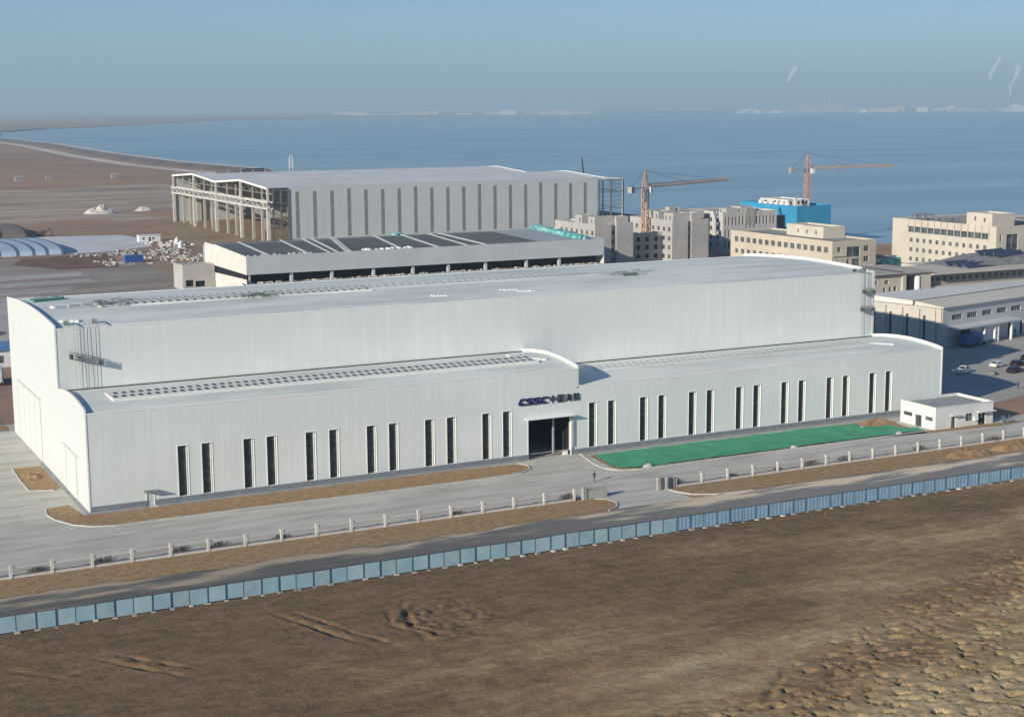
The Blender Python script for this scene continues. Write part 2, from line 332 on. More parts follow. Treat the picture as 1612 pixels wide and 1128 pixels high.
# verge strips either side of the gate
vl = [(-130, -29.2), (71.0, -29.2), (72.6, -30.4), (73.0, -32.6), (71.8, -34.8), (69.5, -36.2), (60, -36.6), (40, -37.2), (-130, -36.6)]
vr = [(84.6, -30.6), (86, -33.8), (89.5, -35.6), (100, -36.2), (130, -36.2), (160, -36.6), (240, -36.4), (240, -28.6), (86.5, -28.9)]
poly_sheet('soil_verge', vl[:6] + [(60, -36.6)] + wavy([(60, -36.8), (-125, -37.2)], 1.2, 2.0)[:90] + [(-130, -36.6)], .09, soilm)
poly_sheet('soil_verge', vr[:3] + wavy([(89.5, -35.8), (239, -36.6)], .8, 2.0, 4)[:74] + vr[6:], .09, soilm)
kerb(kb, [(71.0, -29.4), (72.6, -30.4), (73.0, -32.6), (71.8, -34.8), (69.5, -36.2)], .25); kerb(kb, [(84.6, -29.4), (84.6, -30.6), (86, -33.8), (89.5, -35.6), (96, -36.3)], .3)
poly_sheet('fence_bed', [(-125, -28.75), (69.5, -28.1), (69.5, -27.2), (20, -27.5), (-125, -27.7)], .05, mat('fence_bed_soil', (.15, .12, .09), 1, col2=(.30, .25, .19), scale=.6, detail=8))
poly_sheet('fence_bed', [(86.6, -28.2), (187, -26.9), (187, -26.2), (86.6, -27.4)], .05, MATS['fence_bed_soil'])
# green netting bed + its kerb
net_edge = [(84.6, -.9), (83.9, -4), (83.0, -8.5), (82.8, -12), (84.2, -14.4), (87.5, -15.3), (150, -14.8)]
kerb(kb, net_edge, .35); kerb(kb, [(85.3, -2.3), (149, -2.3)], .25)
kb.build('kerb', kerbm)['kind'] = 'structure'
poly_sheet('soil_bed', [(85.2, -2.6), (84.6, -8), (84.2, -12), (85.5, -14.2), (88, -14.7), (150, -14.5), (170, -15.4), (176, -16.2), (168, -17.6), (150, -16.2), (150, -14.6), (151, -2.4)], .06, soilm)
def lumpy(name, poly, z, m, amp, res=.6, **kw):
    """a sheet lying over lumpy soil: grid clipped to a polygon, gently displaced"""
    bm = bmesh.new(); xs = [p[0] for p in poly]; ys = [p[1] for p in poly]
    nx = int((max(xs) - min(xs)) / res) + 1; ny = int((max(ys) - min(ys)) / res) + 1
    def inside(x, y):
        c = False; j = len(poly) - 1
        for i in range(len(poly)):
            if (poly[i][1] > y) != (poly[j][1] > y) and x < (poly[j][0] - poly[i][0]) * (y - poly[i][1]) / (poly[j][1] - poly[i][1]) + poly[i][0]: c = not c
            j = i
        return c
    V = {}
    def gv(i, j):
        if (i, j) not in V:
            x = min(xs) + i * res; y = min(ys) + j * res
            h = .5 + .5 * mn.fractal(Vector((x * .25, y * .25, 3)), 1.0, 2.0, 4)
            V[i, j] = bm.verts.new((x, y, z + amp * max(0, h)))
        return V[i, j]
    for i in range(nx):
        for j in range(ny):
            if inside(min(xs) + (i + .5) * res, min(ys) + (j + .5) * res): bm.faces.new([gv(i, j), gv(i + 1, j), gv(i + 1, j + 1), gv(i, j + 1)])
    me = bpy.data.meshes.new(name); bm.to_mesh(me); bm.free(); me.materials.append(m)
    for p in me.polygons: p.use_smooth = True
    o = bpy.data.objects.new(name, me); COL.objects.link(o); ORG[o.name] = Matrix.Identity(4); return o
netm = mat('green_netting', (.05, .29, .15), .85, col2=(.085, .37, .21), scale=.25, detail=9, lo=.3, hi=.7, bump=.3, bscale=2)
npoly = [(86.0, -2.9), (85.2, -8), (84.6, -11.5), (85.6, -13.7), (88.0, -14.5), (150.5, -14.3), (151.0, -12.0), (148.2, -9.5), (147.6, -6.8), (144.8, -5.6), (143.0, -3.6), (140.5, -4.0), (139.5, -2.9)]
o = lumpy('dust_netting', npoly, .09, netm, .28, .45); tag(o, 'bright green dust netting laid over the bed in front of the right wing', 'netting')
for i, (x, y, lb, s) in enumerate([(89.8, -14.7, 'pale concrete lump on the kerb of the green netting nearest the gateway', .75), (120.3, -14.7, 'pale concrete lump midway along the road edge of the green netting', .6), (144.5, -14.4, 'pale concrete lump at the netting edge nearest the guardhouse', .6), (142.0, -7.0, 'white lump lying on the green netting by its ragged right end', .45)]):
    bm = bmesh.new(); bmesh.ops.create_icosphere(bm, subdivisions=2, radius=1)
    for v in bm.verts: k = 1 + .22 * mn.noise(v.co * 1.7 + Vector((i * 5, 0, 0))); v.co = Vector((v.co.x * k * s * 1.2, v.co.y * k * s * .7, max(-.1, v.co.z * k * s * .7)))
    me = bpy.data.meshes.new('concrete_lump'); bm.to_mesh(me); bm.free(); me.materials.append(kerbm)
    q = bpy.data.objects.new('concrete_lump', me); COL.objects.link(q); q.location = (x, y, .15); tag(q, lb, 'lump', 'pale lumps round the green netting')

# mounds of earth / sand
def mound(x, y, rx, ry, h, m, label, cat='mound', seed=0, rot=0, name='earth_mound', group=None, n=26):
    vs = []; fs = []
    for i in range(n + 1):
        for j in range(n + 1):
            u = i / n * 2 - 1; v = j / n * 2 - 1; r = math.hypot(u, v)
            k = max(0, 1 - r * r) ** 1.2
            nz_ = mn.fractal(Vector((u * 2.2 + seed, v * 2.2, seed * 1.7)), .9, 2, 5)
            vs.append((u * rx, v * ry, k * h * (1 + .55 * nz_) + (.0 if r < 1 else -.1)))
    for i in range(n):
        for j in range(n):
            a = i * (n + 1) + j; u = (i + .5) / n * 2 - 1; v = (j + .5) / n * 2 - 1
            if math.hypot(u, v) < 1.02: fs.append((a, a + n + 1, a + n + 2, a + 1))
    me = bpy.data.meshes.new(name); me.from_pydata(vs, [], fs); me.materials.append(m)
    o = bpy.data.objects.new(name, me); COL.objects.link(o); o.location = (x, y, .03); o.rotation_euler = (0, 0, rot); ORG[o.name] = Matrix.Identity(4)
    return tag(o, label, cat, group)
sandm = mat('heap_soil', (.22, .13, .065), 1, col2=(.40, .26, .15), scale=.5, bump=.7, bscale=2, detail=8)
mound(143.5, -33.6, 5.2, 2.4, 1.05, sandm, 'brown soil heap on the verge across from the guardhouse', seed=2, group='soil heaps')
mound(154.8, -33.0, 6.0, 2.3, .95, sandm, 'longer orange soil heap on the verge at the right edge of the photo', seed=5, group='soil heaps')
mound(147.0, -5.2, 4.6, 2.6, .9, sandm, 'low soil heap between green netting and guardhouse wall', seed=8, group='soil heaps')
mound(-3.9, 28, 1.7, 3.2, .5, sandm, 'small dark soil heap in the bed beside the bright end wall', seed=11, group='soil heaps')
palem = mat('white_rubble', (.50, .47, .40), .95, col2=(.68, .65, .57), scale=.3)
mound(150, 697, 10, 8, 3.6, palem, 'pale conical gravel heap on the brown plain behind', seed=14, group='gravel heaps')
mound(178, 706, 6, 4, 2.2, palem, 'low white gravel heap right of the pale cone', seed=17, group='gravel heaps')

# foreground field -------------------------------------------------------
def field():
    x0, x1, y0, y1, st = -60, 190, -142, -50.75, .31
    nx = int((x1 - x0) / st); ny = int((y1 - y0) / st)
    vs = []; mask = []
    import mathutils
    fr = mn.fractal
    for j in range(ny + 1):
        y = y0 + j * (y1 - y0) / ny
        for i in range(nx + 1):
            x = x0 + i * (x1 - x0) / nx
            h = .22 * fr(Vector((x * .06, y * .09, 0)), 1, 2, 3) + .07 * fr(Vector((x * .5, y * .7, 4)), .8, 2, 3)
            # churned ground at the lower right
            d = (-(y + 112) + (x - 40) * .43) / 1.09 + 6.5
            d += 4 * mn.noise(Vector((x * .08, y * .08, 7)))
            k = min(1, max(0, d / 7))
            if k > 0:
                wx = x + 1.6 * mn.noise(Vector((x * .2, y * .2, 31))); wy_ = y + 1.6 * mn.noise(Vector((x * .2, y * .2, 37))); a = mn.noise(Vector((wx * .62 + .35 * wy_, wy_ * 1.0, 2.5))) * (.7 + .6 * mn.noise(Vector((x * .12, y * .12, 41)))); e = mn.noise(Vector((x * 1.5, y * 2.1, 8)))
                pit = max(0, mn.noise(Vector((wx * .75 + .75 * wy_, wy_ * 1.2 - .2 * wx, 51))) - .2) * 6
                rg = mn.noise(Vector((x * .5 + y * .75, y * .25 - x * .12, 6))); h += .12 * k + k * (.13 * a + .11 * e + .08 * mn.noise(Vector((x * 3.1, y * 3.7, 19))) - .62 * min(1, pit) * (1 if e > -.1 else .35) + .10 * abs(rg))
            # swirl of a turning vehicle
            qx = x - 27.0; qy = (y + 71.0) * .8; r = math.hypot(qx, qy)
            if r < 8:
                th = math.atan2(qy, qx); lft = max(0, math.cos(th - 2.75)) ** .7; n2 = mn.noise(Vector((x * 1.0, y * 1.0, 3))); n3 = mn.noise(Vector((x * .45, y * .45, 8)))
                rr_ = r + 1.1 * n3
                h += (lft * .26 * math.sin(rr_ * 3.6) * math.exp(-((rr_ - 5) / 1.9) ** 2) + .30 * n2 * math.exp(-((r - 3.2) / 2.4) ** 2) - .28 * math.exp(-(((qx - .5) / 1.6) ** 2 + ((qy + 2.6) / 1.0) ** 2))) * min(1, 8 - r)
            for (ax, ay, bx, by, wd, dp) in ((-13.6, -64.9, -4.6, -76.5, .42, .42), (-11.6, -64.4, -3.0, -74.5, .38, .36), (8.6, -58.6, 15.6, -77, .5, .34), (10.6, -58.4, 18.6, -79, .42, .32), (-14, -80, -4, -75, .8, .3), (-24, -62, -14, -74, .6, .14), (42.5, -111.5, 53.5, -102.5, .55, .5)):
                t = ((x - ax) * (bx - ax) + (y - ay) * (by - ay)) / ((bx - ax) ** 2 + (by - ay) ** 2)
                if 0 < t < 1:
                    ds = abs((x - ax) * (by - ay) - (y - ay) * (bx - ax)) / math.hypot(bx - ax, by - ay) + .35 * mn.noise(Vector((x * .6, y * .6, 1)))
                    dp_ = dp * 1.15 * (.5 + max(0, mn.noise(Vector((x * .3, y * .3, 12))) + .35))
                    if ds < wd * 2: h += -dp_ * math.exp(-(ds / wd) ** 2 * 2) * math.sin(math.pi * t) + dp * .2 * math.sin(math.pi * t) * math.exp(-((ds - wd * 1.3) / .4) ** 2)
            edge = min(1, (y1 - y) / 5) ** .8
            vs.append((x, y, .06 + (.50 + h) * edge)); mask.append(k)
    fs = []
    for j in range(ny):
        for i in range(nx): a = j * (nx + 1) + i; fs.append((a, a + 1, a + nx + 2, a + nx + 1))
    me = bpy.data.meshes.new('soil_field'); me.from_pydata(vs, [], fs)
    me.polygons.foreach_set('use_smooth', [True] * len(fs))
    o = bpy.data.objects.new('soil_field', me); COL.objects.link(o); o['kind'] = 'structure'
    m, nt, b = nodes('bare_field_soil'); L = nt.links; tc = nt.nodes.new('ShaderNodeTexCoord')
    def nz(scale, stretch=(1, 1, 1), det=8, ro=.62, rot=0.):
        mp = nt.nodes.new('ShaderNodeMapping'); mp.inputs['Scale'].default_value = stretch; mp.inputs['Rotation'].default_value = (0, 0, rot); L.new(tc.outputs['Object'], mp.inputs[0])
        n = nt.nodes.new('ShaderNodeTexNoise'); n.inputs['Scale'].default_value = scale; n.inputs['Detail'].default_value = det; n.inputs['Roughness'].default_value = ro
        L.new(mp.outputs[0], n.inputs['Vector']); return n.outputs['Fac']
    sx = nt.nodes.new('ShaderNodeSeparateXYZ'); L.new(tc.outputs['Object'], sx.inputs[0])
    def math_(op, a, b_, c=None):
        q = nt.nodes.new('ShaderNodeMath'); q.operation = op
        for i, v in enumerate((a, b_, c)):
            if v is None: continue
            if isinstance(v, (int, float)): q.inputs[i].default_value = v
            else: L.new(v, q.inputs[i])
        return q.outputs[0]
    # tan dry soil lies to the lower right: signed distance to a slanting line
    dd = math_('MULTIPLY_ADD', sx.outputs[0], .40, -20.0); dd = math_('SUBTRACT', dd, math_('ADD', sx.outputs[1], 104.0))
    dd = math_('MULTIPLY_ADD', dd, .018, .58)
    big = math_('MULTIPLY_ADD', nz(.045, (.55, 1.5, 1), 9, .66, R(-12)), 3.8, -1.9)
    t = math_('ADD', dd, big)
    r = nt.nodes.new('ShaderNodeValToRGB'); L.new(t, r.inputs[0]); e = r.color_ramp.elements
    e[0].position = .0; e[0].color = (.215, .148, .092, 1); e[1].position = 1.0; e[1].color = (.46, .37, .22, 1); k = e.new(.5); k.color = (.32, .23, .13, 1)
    x = nt.nodes.new('ShaderNodeMix'); x.data_type = 'RGBA'; x.blend_type = 'MULTIPLY'; x.inputs[0].default_value = .75
    r2 = nt.nodes.new('ShaderNodeValToRGB'); L.new(nz(.45, (.6, 1.6, 1), 9, .7, R(-15)), r2.inputs[0]); r2.color_ramp.elements[0].position = .3; r2.color_ramp.elements[0].color = (.55, .52, .5, 1); r2.color_ramp.elements[1].position = .7; r2.color_ramp.elements[1].color = (1.35, 1.32, 1.28, 1)
    L.new(r.outputs[0], x.inputs[6]); L.new(r2.outputs[0], x.inputs[7]); L.new(x.outputs[2], b.inputs['Base Color'])
    b.inputs['Roughness'].default_value = 1; b.inputs['Specular IOR Level'].default_value = .05
    bp = nt.nodes.new('ShaderNodeBump'); bp.inputs['Strength'].default_value = .7; bp.inputs['Distance'].default_value = .35
    L.new(nz(1.3, (1, 1.4, 1), 8, .7), bp.inputs['Height']); L.new(bp.outputs[0], b.inputs['Normal'])
    me.materials.append(m)
field()
def clods():
    rnd = random.Random(61); m_ = MB(); n = 0
    while n < 2600:
        x = rnd.uniform(-45, 150); y = rnd.uniform(-128, -53.5)
        d = (-(y + 112) + (x - 40) * .43) / 1.09
        if rnd.random() > (.10 if d < 0 else 1) * (.35 + 1.3 * max(0, mn.noise(Vector((x * .09, y * .12, 3))) + .3)): continue
        n += 1; s = rnd.choice((.05, .06, .08, .11, .17)) * rnd.uniform(.7, 1.4); z = .56 + .18 * mn.fractal(Vector((x * .06, y * .09, 0)), 1, 2, 3) + (.08 if d > 0 else 0)
        p = [Vector((x + a * s * rnd.uniform(.6, 1.3), y + b * s * rnd.uniform(.6, 1.3), z - .1)) for a, b in ((-1, -1), (1, -1), (1, 1), (-1, 1))]; t = Vector((x, y, z + s * rnd.uniform(.3, .8)))
        for i in range(4): m_.quad(p[i], p[(i + 1) % 4], t)
    o = m_.build('soil_clods', mat('clod_soil', (.13, .09, .058), 1, col2=(.24, .175, .11), scale=.7, spec=.05)); tag(o, 'small clods and stones strewn over the bare field', 'clods', kind='stuff')
clods()

# ================================================================ MAIN HALL
L1, L2, D1, D2 = 84.4, 167.4, 21.08, 67.6
def arc(z0, z1, rise, t): return z0 + (z1 - z0) * t + rise * math.sin(math.pi * t) ** .85
def prof(y0, y1, z0, z1, rise, n=14): return [(y0 + (y1 - y0) * i / n, arc(z0, z1, rise, i / n)) for i in range(n + 1)]
PLB = prof(0, D1, 15.18, 15.2, .95); PRB = prof(0, D1, 12.07, 12.0, .85); PH = prof(D1, D2, 25.44, 25.2, .95, 20)
hall = empty('factory_hall', 'long white clad factory hall with lower front wings, tall paired windows and blue lettering', 'factory hall', (0, 0, 0))
win = [13.6, 17.4, 24.1, 27.9, 34.4, 38.4, 44.9, 48.8, 55.3, 59.3, 65.9, 69.8] + [86.7, 90.6, 97.2, 101.1, 107.6, 111.5, 118.0, 121.9, 128.3, 132.3, 138.9, 142.8, 149.3, 153.3]
WW = 1.62
holes = [(x, x + WW, .95, 8.9) for x in win]
door = (74.7, 82.9, 0, 7.05)
def shift(hs, dx): return [(a - dx, b - dx, c, d) for a, b, c, d in hs]
mb = MB()
mb.wall((0, 0, .9), (1, 0, 0), L1, 15.18 - .9, [(a, b, .05 if c > .5 else 0, d - .9) for a, b, c, d in holes if a < L1] + [(door[0], door[1], 0, door[3] - .9), (8.45, 9.75, 0, 1.25)], .34)
mb.wall((L1, 0, .9), (1, 0, 0), L2 - L1, 12.07 - .9, [(a - L1, b - L1, .05, d - .9) for a, b, c, d in holes if a > L1], .34)
mb.wall((0, D1, 14.9), (1, 0, 0), L1, 25.44 - 14.9, (), 0); mb.wall((L1, D1, 11.8), (1, 0, 0), L2 - L1, 25.44 - 11.8, (), 0)
mb.wall((L2, D2, 0), (-1, 0, 0), L2, 25.2, (), 0)
mb.build('front_wall', clad_x, hall)
# plinth
pl = MB()
for a, b in ((-.03, 8.45), (9.75, door[0]), (door[1], L2 + .03)): pl.box(a, b, -.14, 0.02, 0, .9)
pl.box(-.06, 0, .02, 8, 0, .5); pl.box(-.06, 0, 16.5, 38, 0, .5)
pl.build('plinth', greytrim, hall)
ap = MB()
ap.box(-.9, 8.3, -1.4, -.14, 0, .12); ap.box(9.9, 73.4, -1.4, -.14, 0, .12); ap.box(84.8, L2, -2.0, -.14, 0, .12); ap.box(-.95, -.07, -.1, 38, 0, .1)
ap.build('apron', mat('apron_concrete', (.30, .31, .31), .9, var=.15), hall)
# end walls
PAR = .5
def endface(mb, x, prf, z0, N, th=.25, par=PAR):
    """end wall with an upstanding parapet that follows the curved roof"""
    top = [(y, z + par) for y, z in prf]
    poly = [(prf[0][0], z0)] + [(prf[-1][0], z0)] + top[::-1]
    mb.prism(poly, 0, min(x, x + N * th), max(x, x + N * th))
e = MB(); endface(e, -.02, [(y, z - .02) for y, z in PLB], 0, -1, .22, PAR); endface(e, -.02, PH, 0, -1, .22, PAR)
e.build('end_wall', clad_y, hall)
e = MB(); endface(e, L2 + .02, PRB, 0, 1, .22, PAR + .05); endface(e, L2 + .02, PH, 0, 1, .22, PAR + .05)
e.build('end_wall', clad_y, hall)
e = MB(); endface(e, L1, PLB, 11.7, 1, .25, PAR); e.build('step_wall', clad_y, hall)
# roofs
def roofmesh(x0, x1, prf, drop=0):
    m_ = MB(); nx = 24
    for i in range(nx):
        a = x0 + (x1 - x0) * i / nx; b = x0 + (x1 - x0) * (i + 1) / nx
        for (y, z), (y2, z2) in zip(prf, prf[1:]): m_.quad((a, y, z - drop), (b, y, z - drop), (b, y2, z2 - drop), (a, y2, z2 - drop))
    return m_
r1 = roofmesh(0, L1, PLB).build('wing_roof', roofm, hall, smooth=True); r2 = roofmesh(L1 + .25, L2, PRB).build('wing_roof', roofm, hall, smooth=True)
r3 = roofmesh(0, L2, PH).build('hall_roof', roofm, hall, smooth=True)
c = MB()
c.box(-.24, L1 + .25, -.06, .12, 15.10, 15.30); c.box(L1 + .26, L2 + .24, -.06, .12, 12.0, 12.18); c.box(-.24, L2 + .24, D1 - .06, D1 + .12, 25.36, 25.54); c.box(-.24, L2 + .24, D2 - .1, D2 + .1, 25.12, 25.32)
c.box(-.245, -.0, -.07, .05, 0, 15.7); c.box(L2, L2 + .245, -.07, .05, 0, 12.6); c.box(-.25, 0, D1 - .07, D1 + .06, 15.4, 26); c.box(L2 - .35, L2 + .25, D1 - .07, D1 + .0, 12.3, 26)
c.build('edge_flashing', trimm, hall)
def copings():
    for x, prf, z in ((-.24, PLB, PAR), (-.24, PH, PAR), (L2 + .02, PRB, PAR + .05), (L2 + .02, PH, PAR + .05), (L1 - .02, PLB, PAR)):
        m_ = MB()
        for (y, a), (y2, b) in zip(prf, prf[1:]):
            for s0, s1 in ((-.05, .3),):
                m_.quad((x + s0, y, a + z + .04), (x + s1, y, a + z + .04), (x + s1, y2, b + z + .04), (x + s0, y2, b + z + .04))
                m_.quad((x + s0, y, a + z + .04), (x + s0, y2, b + z + .04), (x + s0, y2, b + z - .12), (x + s0, y, a + z - .12))
                m_.quad((x + s1, y, a + z - .12), (x + s1, y2, b + z - .12), (x + s1, y2, b + z + .04), (x + s1, y, a + z + .04))
                m_.quad((x + s0, y, a + z - .12), (x + s0, y2, b + z - .12), (x + s1, y2, b + z - .12), (x + s1, y, a + z - .12))
        m_.build('parapet_coping', trimm, hall)
copings()
# dark gutter strip painted as the shadow line where the wing roofs meet the hall wall
MB().box(.1, L1 - .05, D1 - .16, D1 - .01, 15.2, 15.42).box(L1 + .3, L2 - .1, D1 - .16, D1 - .01, 12.0, 12.22).build('gutter_shadow_strip', blackm, hall)
# windows
for x in win:
    f = MB(); zt, zb = 8.9, .95
    f.box(x - .10, x - .005, -.05, .06, zb - .02, zt + .13); f.box(x + WW + .005, x + WW + .1, -.05, .06, zb - .02, zt + .13); f.box(x - .005, x + WW + .005, -.05, .06, zt + .003, zt + .13)
    f.box(x + 1.34, x + 1.44, .16, .30, zb, zt, 0)                  # white strip painted in for the sunlit right part of the pane
    f.box(x + 1.44, x + WW, .26, .31, zb, zt, 1)  # light grey strip, sun on the pane put into its colour
    for k in range(1, 6): f.box(x + .02, x + 1.33, .22, .27, zb + k * 1.32, zb + k * 1.32 + .05, 2)
    wo = f.build('window', [trimm, sunstripm, blackm], hall)
    MB().box(x + .0, x + WW, .31, .335, zb, zt).build('pane', panem, wo)
# entrance
d = MB(); d.box(74.4, 83.2, 12.0, 12.1, 0, 7.4); d.box(74.4, 74.5, .35, 12, 0, 7.4); d.box(83.1, 83.2, .35, 12, 0, 7.4); d.box(74.4, 83.2, .35, 12, 7.3, 7.4)
d.build('doorway_recess', darkin, hall)
d = MB(); d.box(79.95, 80.25, .9, 1.15, .1, 7.0); d.build('door_post', mat('pale_post', (.32, .34, .38), .6), hall)
d = MB(); d.box(82.9, 83.15, -.25, .05, .0, 5.8); d.box(74.55, 74.69, -.04, .3, 0, 7.05); d.box(83.2, 83.5, -.3, -.02, 1.5, 6.6, 1); d.build('door_frame', [trimm, greyrender], hall)
MB().box(81.8, 82.6, .2, .8, 0.03, .7).build('door_block', trimm, hall)
MB().box(73.9, 83.5, -1.1, 0.0, 7.16, 7.26).box(73.9, 83.5, -1.14, -1.1, 7.12, 7.30).build('canopy', trimm, hall)
sd = MB().box(8.5, 9.7, .05, .12, .05, 2.1).build('side_door', w2wall, hall); MB().box(8.6, 8.7, .0, .05, 1.0, 1.15).build('handle', blackm, sd)
MB().box(8.0, 10.2, -1.1, 0, 2.35, 2.5).build('side_door_canopy', greysteel, hall)
MB().box(8.45, 8.56, -.05, .1, 0, 2.1).box(9.64, 9.75, -.05, .1, 0, 2.1).build('side_door_frame', trimm, hall)
# end wall sliding doors: rails, leaves
m_ = MB(); m_.box(-.42, -.245, 37.2, 60.6, 11.0, 11.35); m_.box(-.36, -.245, 60.1, 60.35, .1, 11); m_.box(-.36, -.245, 37.8, 38.0, .1, 11)
for k in range(1, 4): m_.box(-.34, -.245, 38 + k * 5.5, 38.14 + k * 5.5, .1, 11)
m_.build('sliding_door_frame', mat('frame_offwhite', (.50, .53, .50), .6, var=.05), hall)
MB().box(-.30, -.242, 38.0, 60.1, .1, 11).build('sliding_door', mat('door_leaf', (.62, .65, .62), .6, var=.05), hall)
m_ = MB(); m_.box(-.40, -.245, 6.6, 18.2, 7.2, 7.45); m_.box(-.36, -.245, 16.3, 16.5, .1, 7.2); m_.box(-.36, -.245, 8.1, 8.3, .1, 7.2)
m_.build('sliding_door_frame', MATS['frame_offwhite'], hall); MB().box(-.30, -.242, 8.3, 16.3, .1, 7.2).build('sliding_door', MATS['door_leaf'], hall)
# roof ventilators
roofw = mat('ventilator_white', (.72, .73, .70), .6, var=.03)
def zt(prf, y):
    for (a, z), (b, z2) in zip(prf, prf[1:]):
        if a <= y <= b: return z + (z2 - z) * (y - a) / (b - a)
def vent(x0, x1, ya, yb, prf, h, step, hole, name, rows=2, slat=False):
    m_ = MB(); W_ = (yb - ya); za = zt(prf, (ya + yb) / 2) + h
    m_.box(x0, x1, ya, yb, zt(prf, ya) - .3, za, 0)
    n = int((x1 - x0) / step)
    for i in range(n):
        for r_ in range(rows):
            x = x0 + (i + .3 + .5 * (r_ % 2)) * step; y = ya + W_ * (r_ + .28) / rows
            m_.box(x, x + hole, y, y + W_ / rows * .58, za - .02, za + .012, 1)
        if slat: m_.box(x0 + i * step, x0 + i * step + .16, ya + .05, yb - .05, za, za + .22, 2)
    return m_
vent(5.2, 79.5, 5.0, 10.8, PLB, .22, 1.32, .68, 'v').build('roof_ventilator', [roofw, blackm], r1)
vent(93, 157, 8.5, 13.0, PRB, .10, 1.5, .28, 'v').build('roof_ventilator', [roofm, greysteel], r2)
vent(11, 62, 39.0, 45.5, PH, .25, 1.5, .7, 'v', slat=True).build('roof_ventilator', [roofm, greysteel, greysteel], r3)
vent(62.2, 112, 41.0, 46.5, PH, .12, 1.7, .35, 'v').build('roof_ventilator', [roofm, greysteel], r3)
# lettering
def stroke_char(mb_, strokes, x, z, s, y, w):
    for st in strokes:
        for (a, b), (c_, d_) in zip(st, st[1:]):
            mb_.bar((x + a * s, y, z + b * s), (x + c_ * s, y, z + d_ * s), .1, w)
            for (p, q) in ((a, b), (c_, d_)): mb_.box(x + p * s - w / 2, x + p * s + w / 2, y - .052, y + .052, z + q * s - w / 2, z + q * s + w / 2)
navy = mat('navy_lettering', (.012, .014, .085), .4, var=.1); black_l = mat('black_lettering', (.02, .022, .03), .5)
S = .25  # forward slant
def lat(outline, x, z, wd, h):
    m_ = MB()
    for q in outline: m_.prism([(x + a * wd + (b * h) * S, z + b * h) for a, b in q], 1, -.2, -.02)
    return m_
Cq = [[(.16, 0), (.9, 0), (.9, .27), (.36, .27), (.30, .36), (.30, .64), (.36, .73), (.9, .73), (.9, 1), (.22, 1), (.06, .82), (0, .6), (0, .2), (.06, .06)]]
Sq = [[(.0, 0), (.74, 0), (.9, .1), (.9, .5), (.78, .62), (.28, .62), (.28, .76), (.88, .76), (.88, 1), (.16, 1), (0, .88), (0, .52), (.12, .40), (.62, .40), (.62, .25), (0, .25)]]
# flat-ended forms; the opening strip near the foot of the first letter is a stylised cut
x = 72.7
for i, q in enumerate((Cq, Sq, Sq, Cq)):
    z = 9.62 + i * .0
    m_ = lat(q, x + i * 1.42, z, 1.42, 1.2); l = m_.build('sign_letter', navy, hall)
CH = {
 'zhong': [[(.1, .75), (.9, .75), (.9, .35), (.1, .35), (.1, .75)], [(.5, 1), (.5, 0)]],
 'guo': [[(.05, .98), (.95, .98), (.95, .02), (.05, .02), (.05, .98)], [(.25, .78), (.75, .78)], [(.28, .52), (.72, .52)], [(.22, .22), (.78, .22)], [(.5, .78), (.5, .22)], [(.62, .42), (.7, .32)]],
 'hai': [[(.08, .92), (.2, .8)], [(.03, .62), (.15, .52)], [(.05, .05), (.22, .32)], [(.45, 1), (.3, .78)], [(.4, .85), (.98, .85)], [(.45, .66), (.88, .66), (.82, .02), (.7, .02)], [(.45, .66), (.36, .2), (.92, .2)], [(.3, .43), (1, .43)], [(.6, .58), (.66, .5)], [(.58, .36), (.64, .27)]],
 'fang': [[(.08, 0), (.08, .97), (.34, .97), (.22, .68), (.36, .48), (.3, .3), (.14, .3)], [(.66, 1), (.72, .86)], [(.42, .78), (1, .78)], [(.62, .78), (.6, .4), (.4, .02)], [(.6, .52), (.92, .52), (.86, .04), (.72, .06)]],
}
for i, k in enumerate(('zhong', 'guo', 'hai', 'fang')):
    m_ = MB(); stroke_char(m_, CH[k], 78.75 + i * 1.6, 9.62, 1.25, -.12, .13); m_.build('sign_character', black_l, hall)

# suspended work platforms with their ropes, hanging on the hall front
def gondola(x0, x1, z0, tilt, ropes, label, ztop=25.5, zlo=15.6):
    g = empty('suspended_platform', label, 'work platform', ((x0 + x1) / 2, D1 - .9, z0), 0, 'suspended work platforms on the hall')
    m_ = MB(); za, zb_ = z0 + tilt / 2, z0 - tilt / 2; y0, y1 = D1 - 1.25, D1 - .5
    for y in (y0, y1):
        m_.bar((x0, y, za), (x1, y, zb_), .07); m_.bar((x0, y, za + 1.1), (x1, y, zb_ + 1.1), .07); m_.bar((x0, y, za + .55), (x1, y, zb_ + .55), .05)
        for t in range(7): q = t / 6; m_.bar((x0 + (x1 - x0) * q, y, za + (zb_ - za) * q), (x0 + (x1 - x0) * q, y, za + (zb_ - za) * q + 1.1), .06)
    m_.bar((x0, D1 - .87, za), (x1, D1 - .87, zb_), .75, .08)
    m_.build('platform_cage', greysteel, g)
    m_ = MB()
    for xx in (x0 + .1, x1 - .1): m_.box(xx - .25, xx + .25, D1 - 1.2, D1 - .5, z0 + (tilt / 2 if xx < (x0 + x1) / 2 else -tilt / 2), z0 + (tilt / 2 if xx < (x0 + x1) / 2 else -tilt / 2) + .75)
    m_.build('hoist_box', blackm, g)
    for xx in ropes: MB().bar((xx, D1 - .4, zlo), (xx + random.uniform(-.25, .25), D1 - .4, ztop + .5), .04).build('rope', greysteel, g)
    m_ = MB()
    for xx in (x0 + .2, x1 - .2): m_.bar((xx, D1 - .9, ztop + .75), (xx, D1 + 2.8, ztop + .9), .12); m_.bar((xx, D1 + .5, ztop), (xx, D1 + .5, ztop + 1.1), .1); m_.box(xx - .4, xx + .4, D1 + 2.4, D1 + 3.2, ztop + .2, ztop + .75)
    m_.build('roof_outrigger', greysteel, g)
    return g
gondola(2.0, 6.9, 19.9, 1.3, (2.9, 3.5, 3.9, 4.7, 5.3, 5.9), 'tilted grey work platform on ropes on the hall front at its left corner')
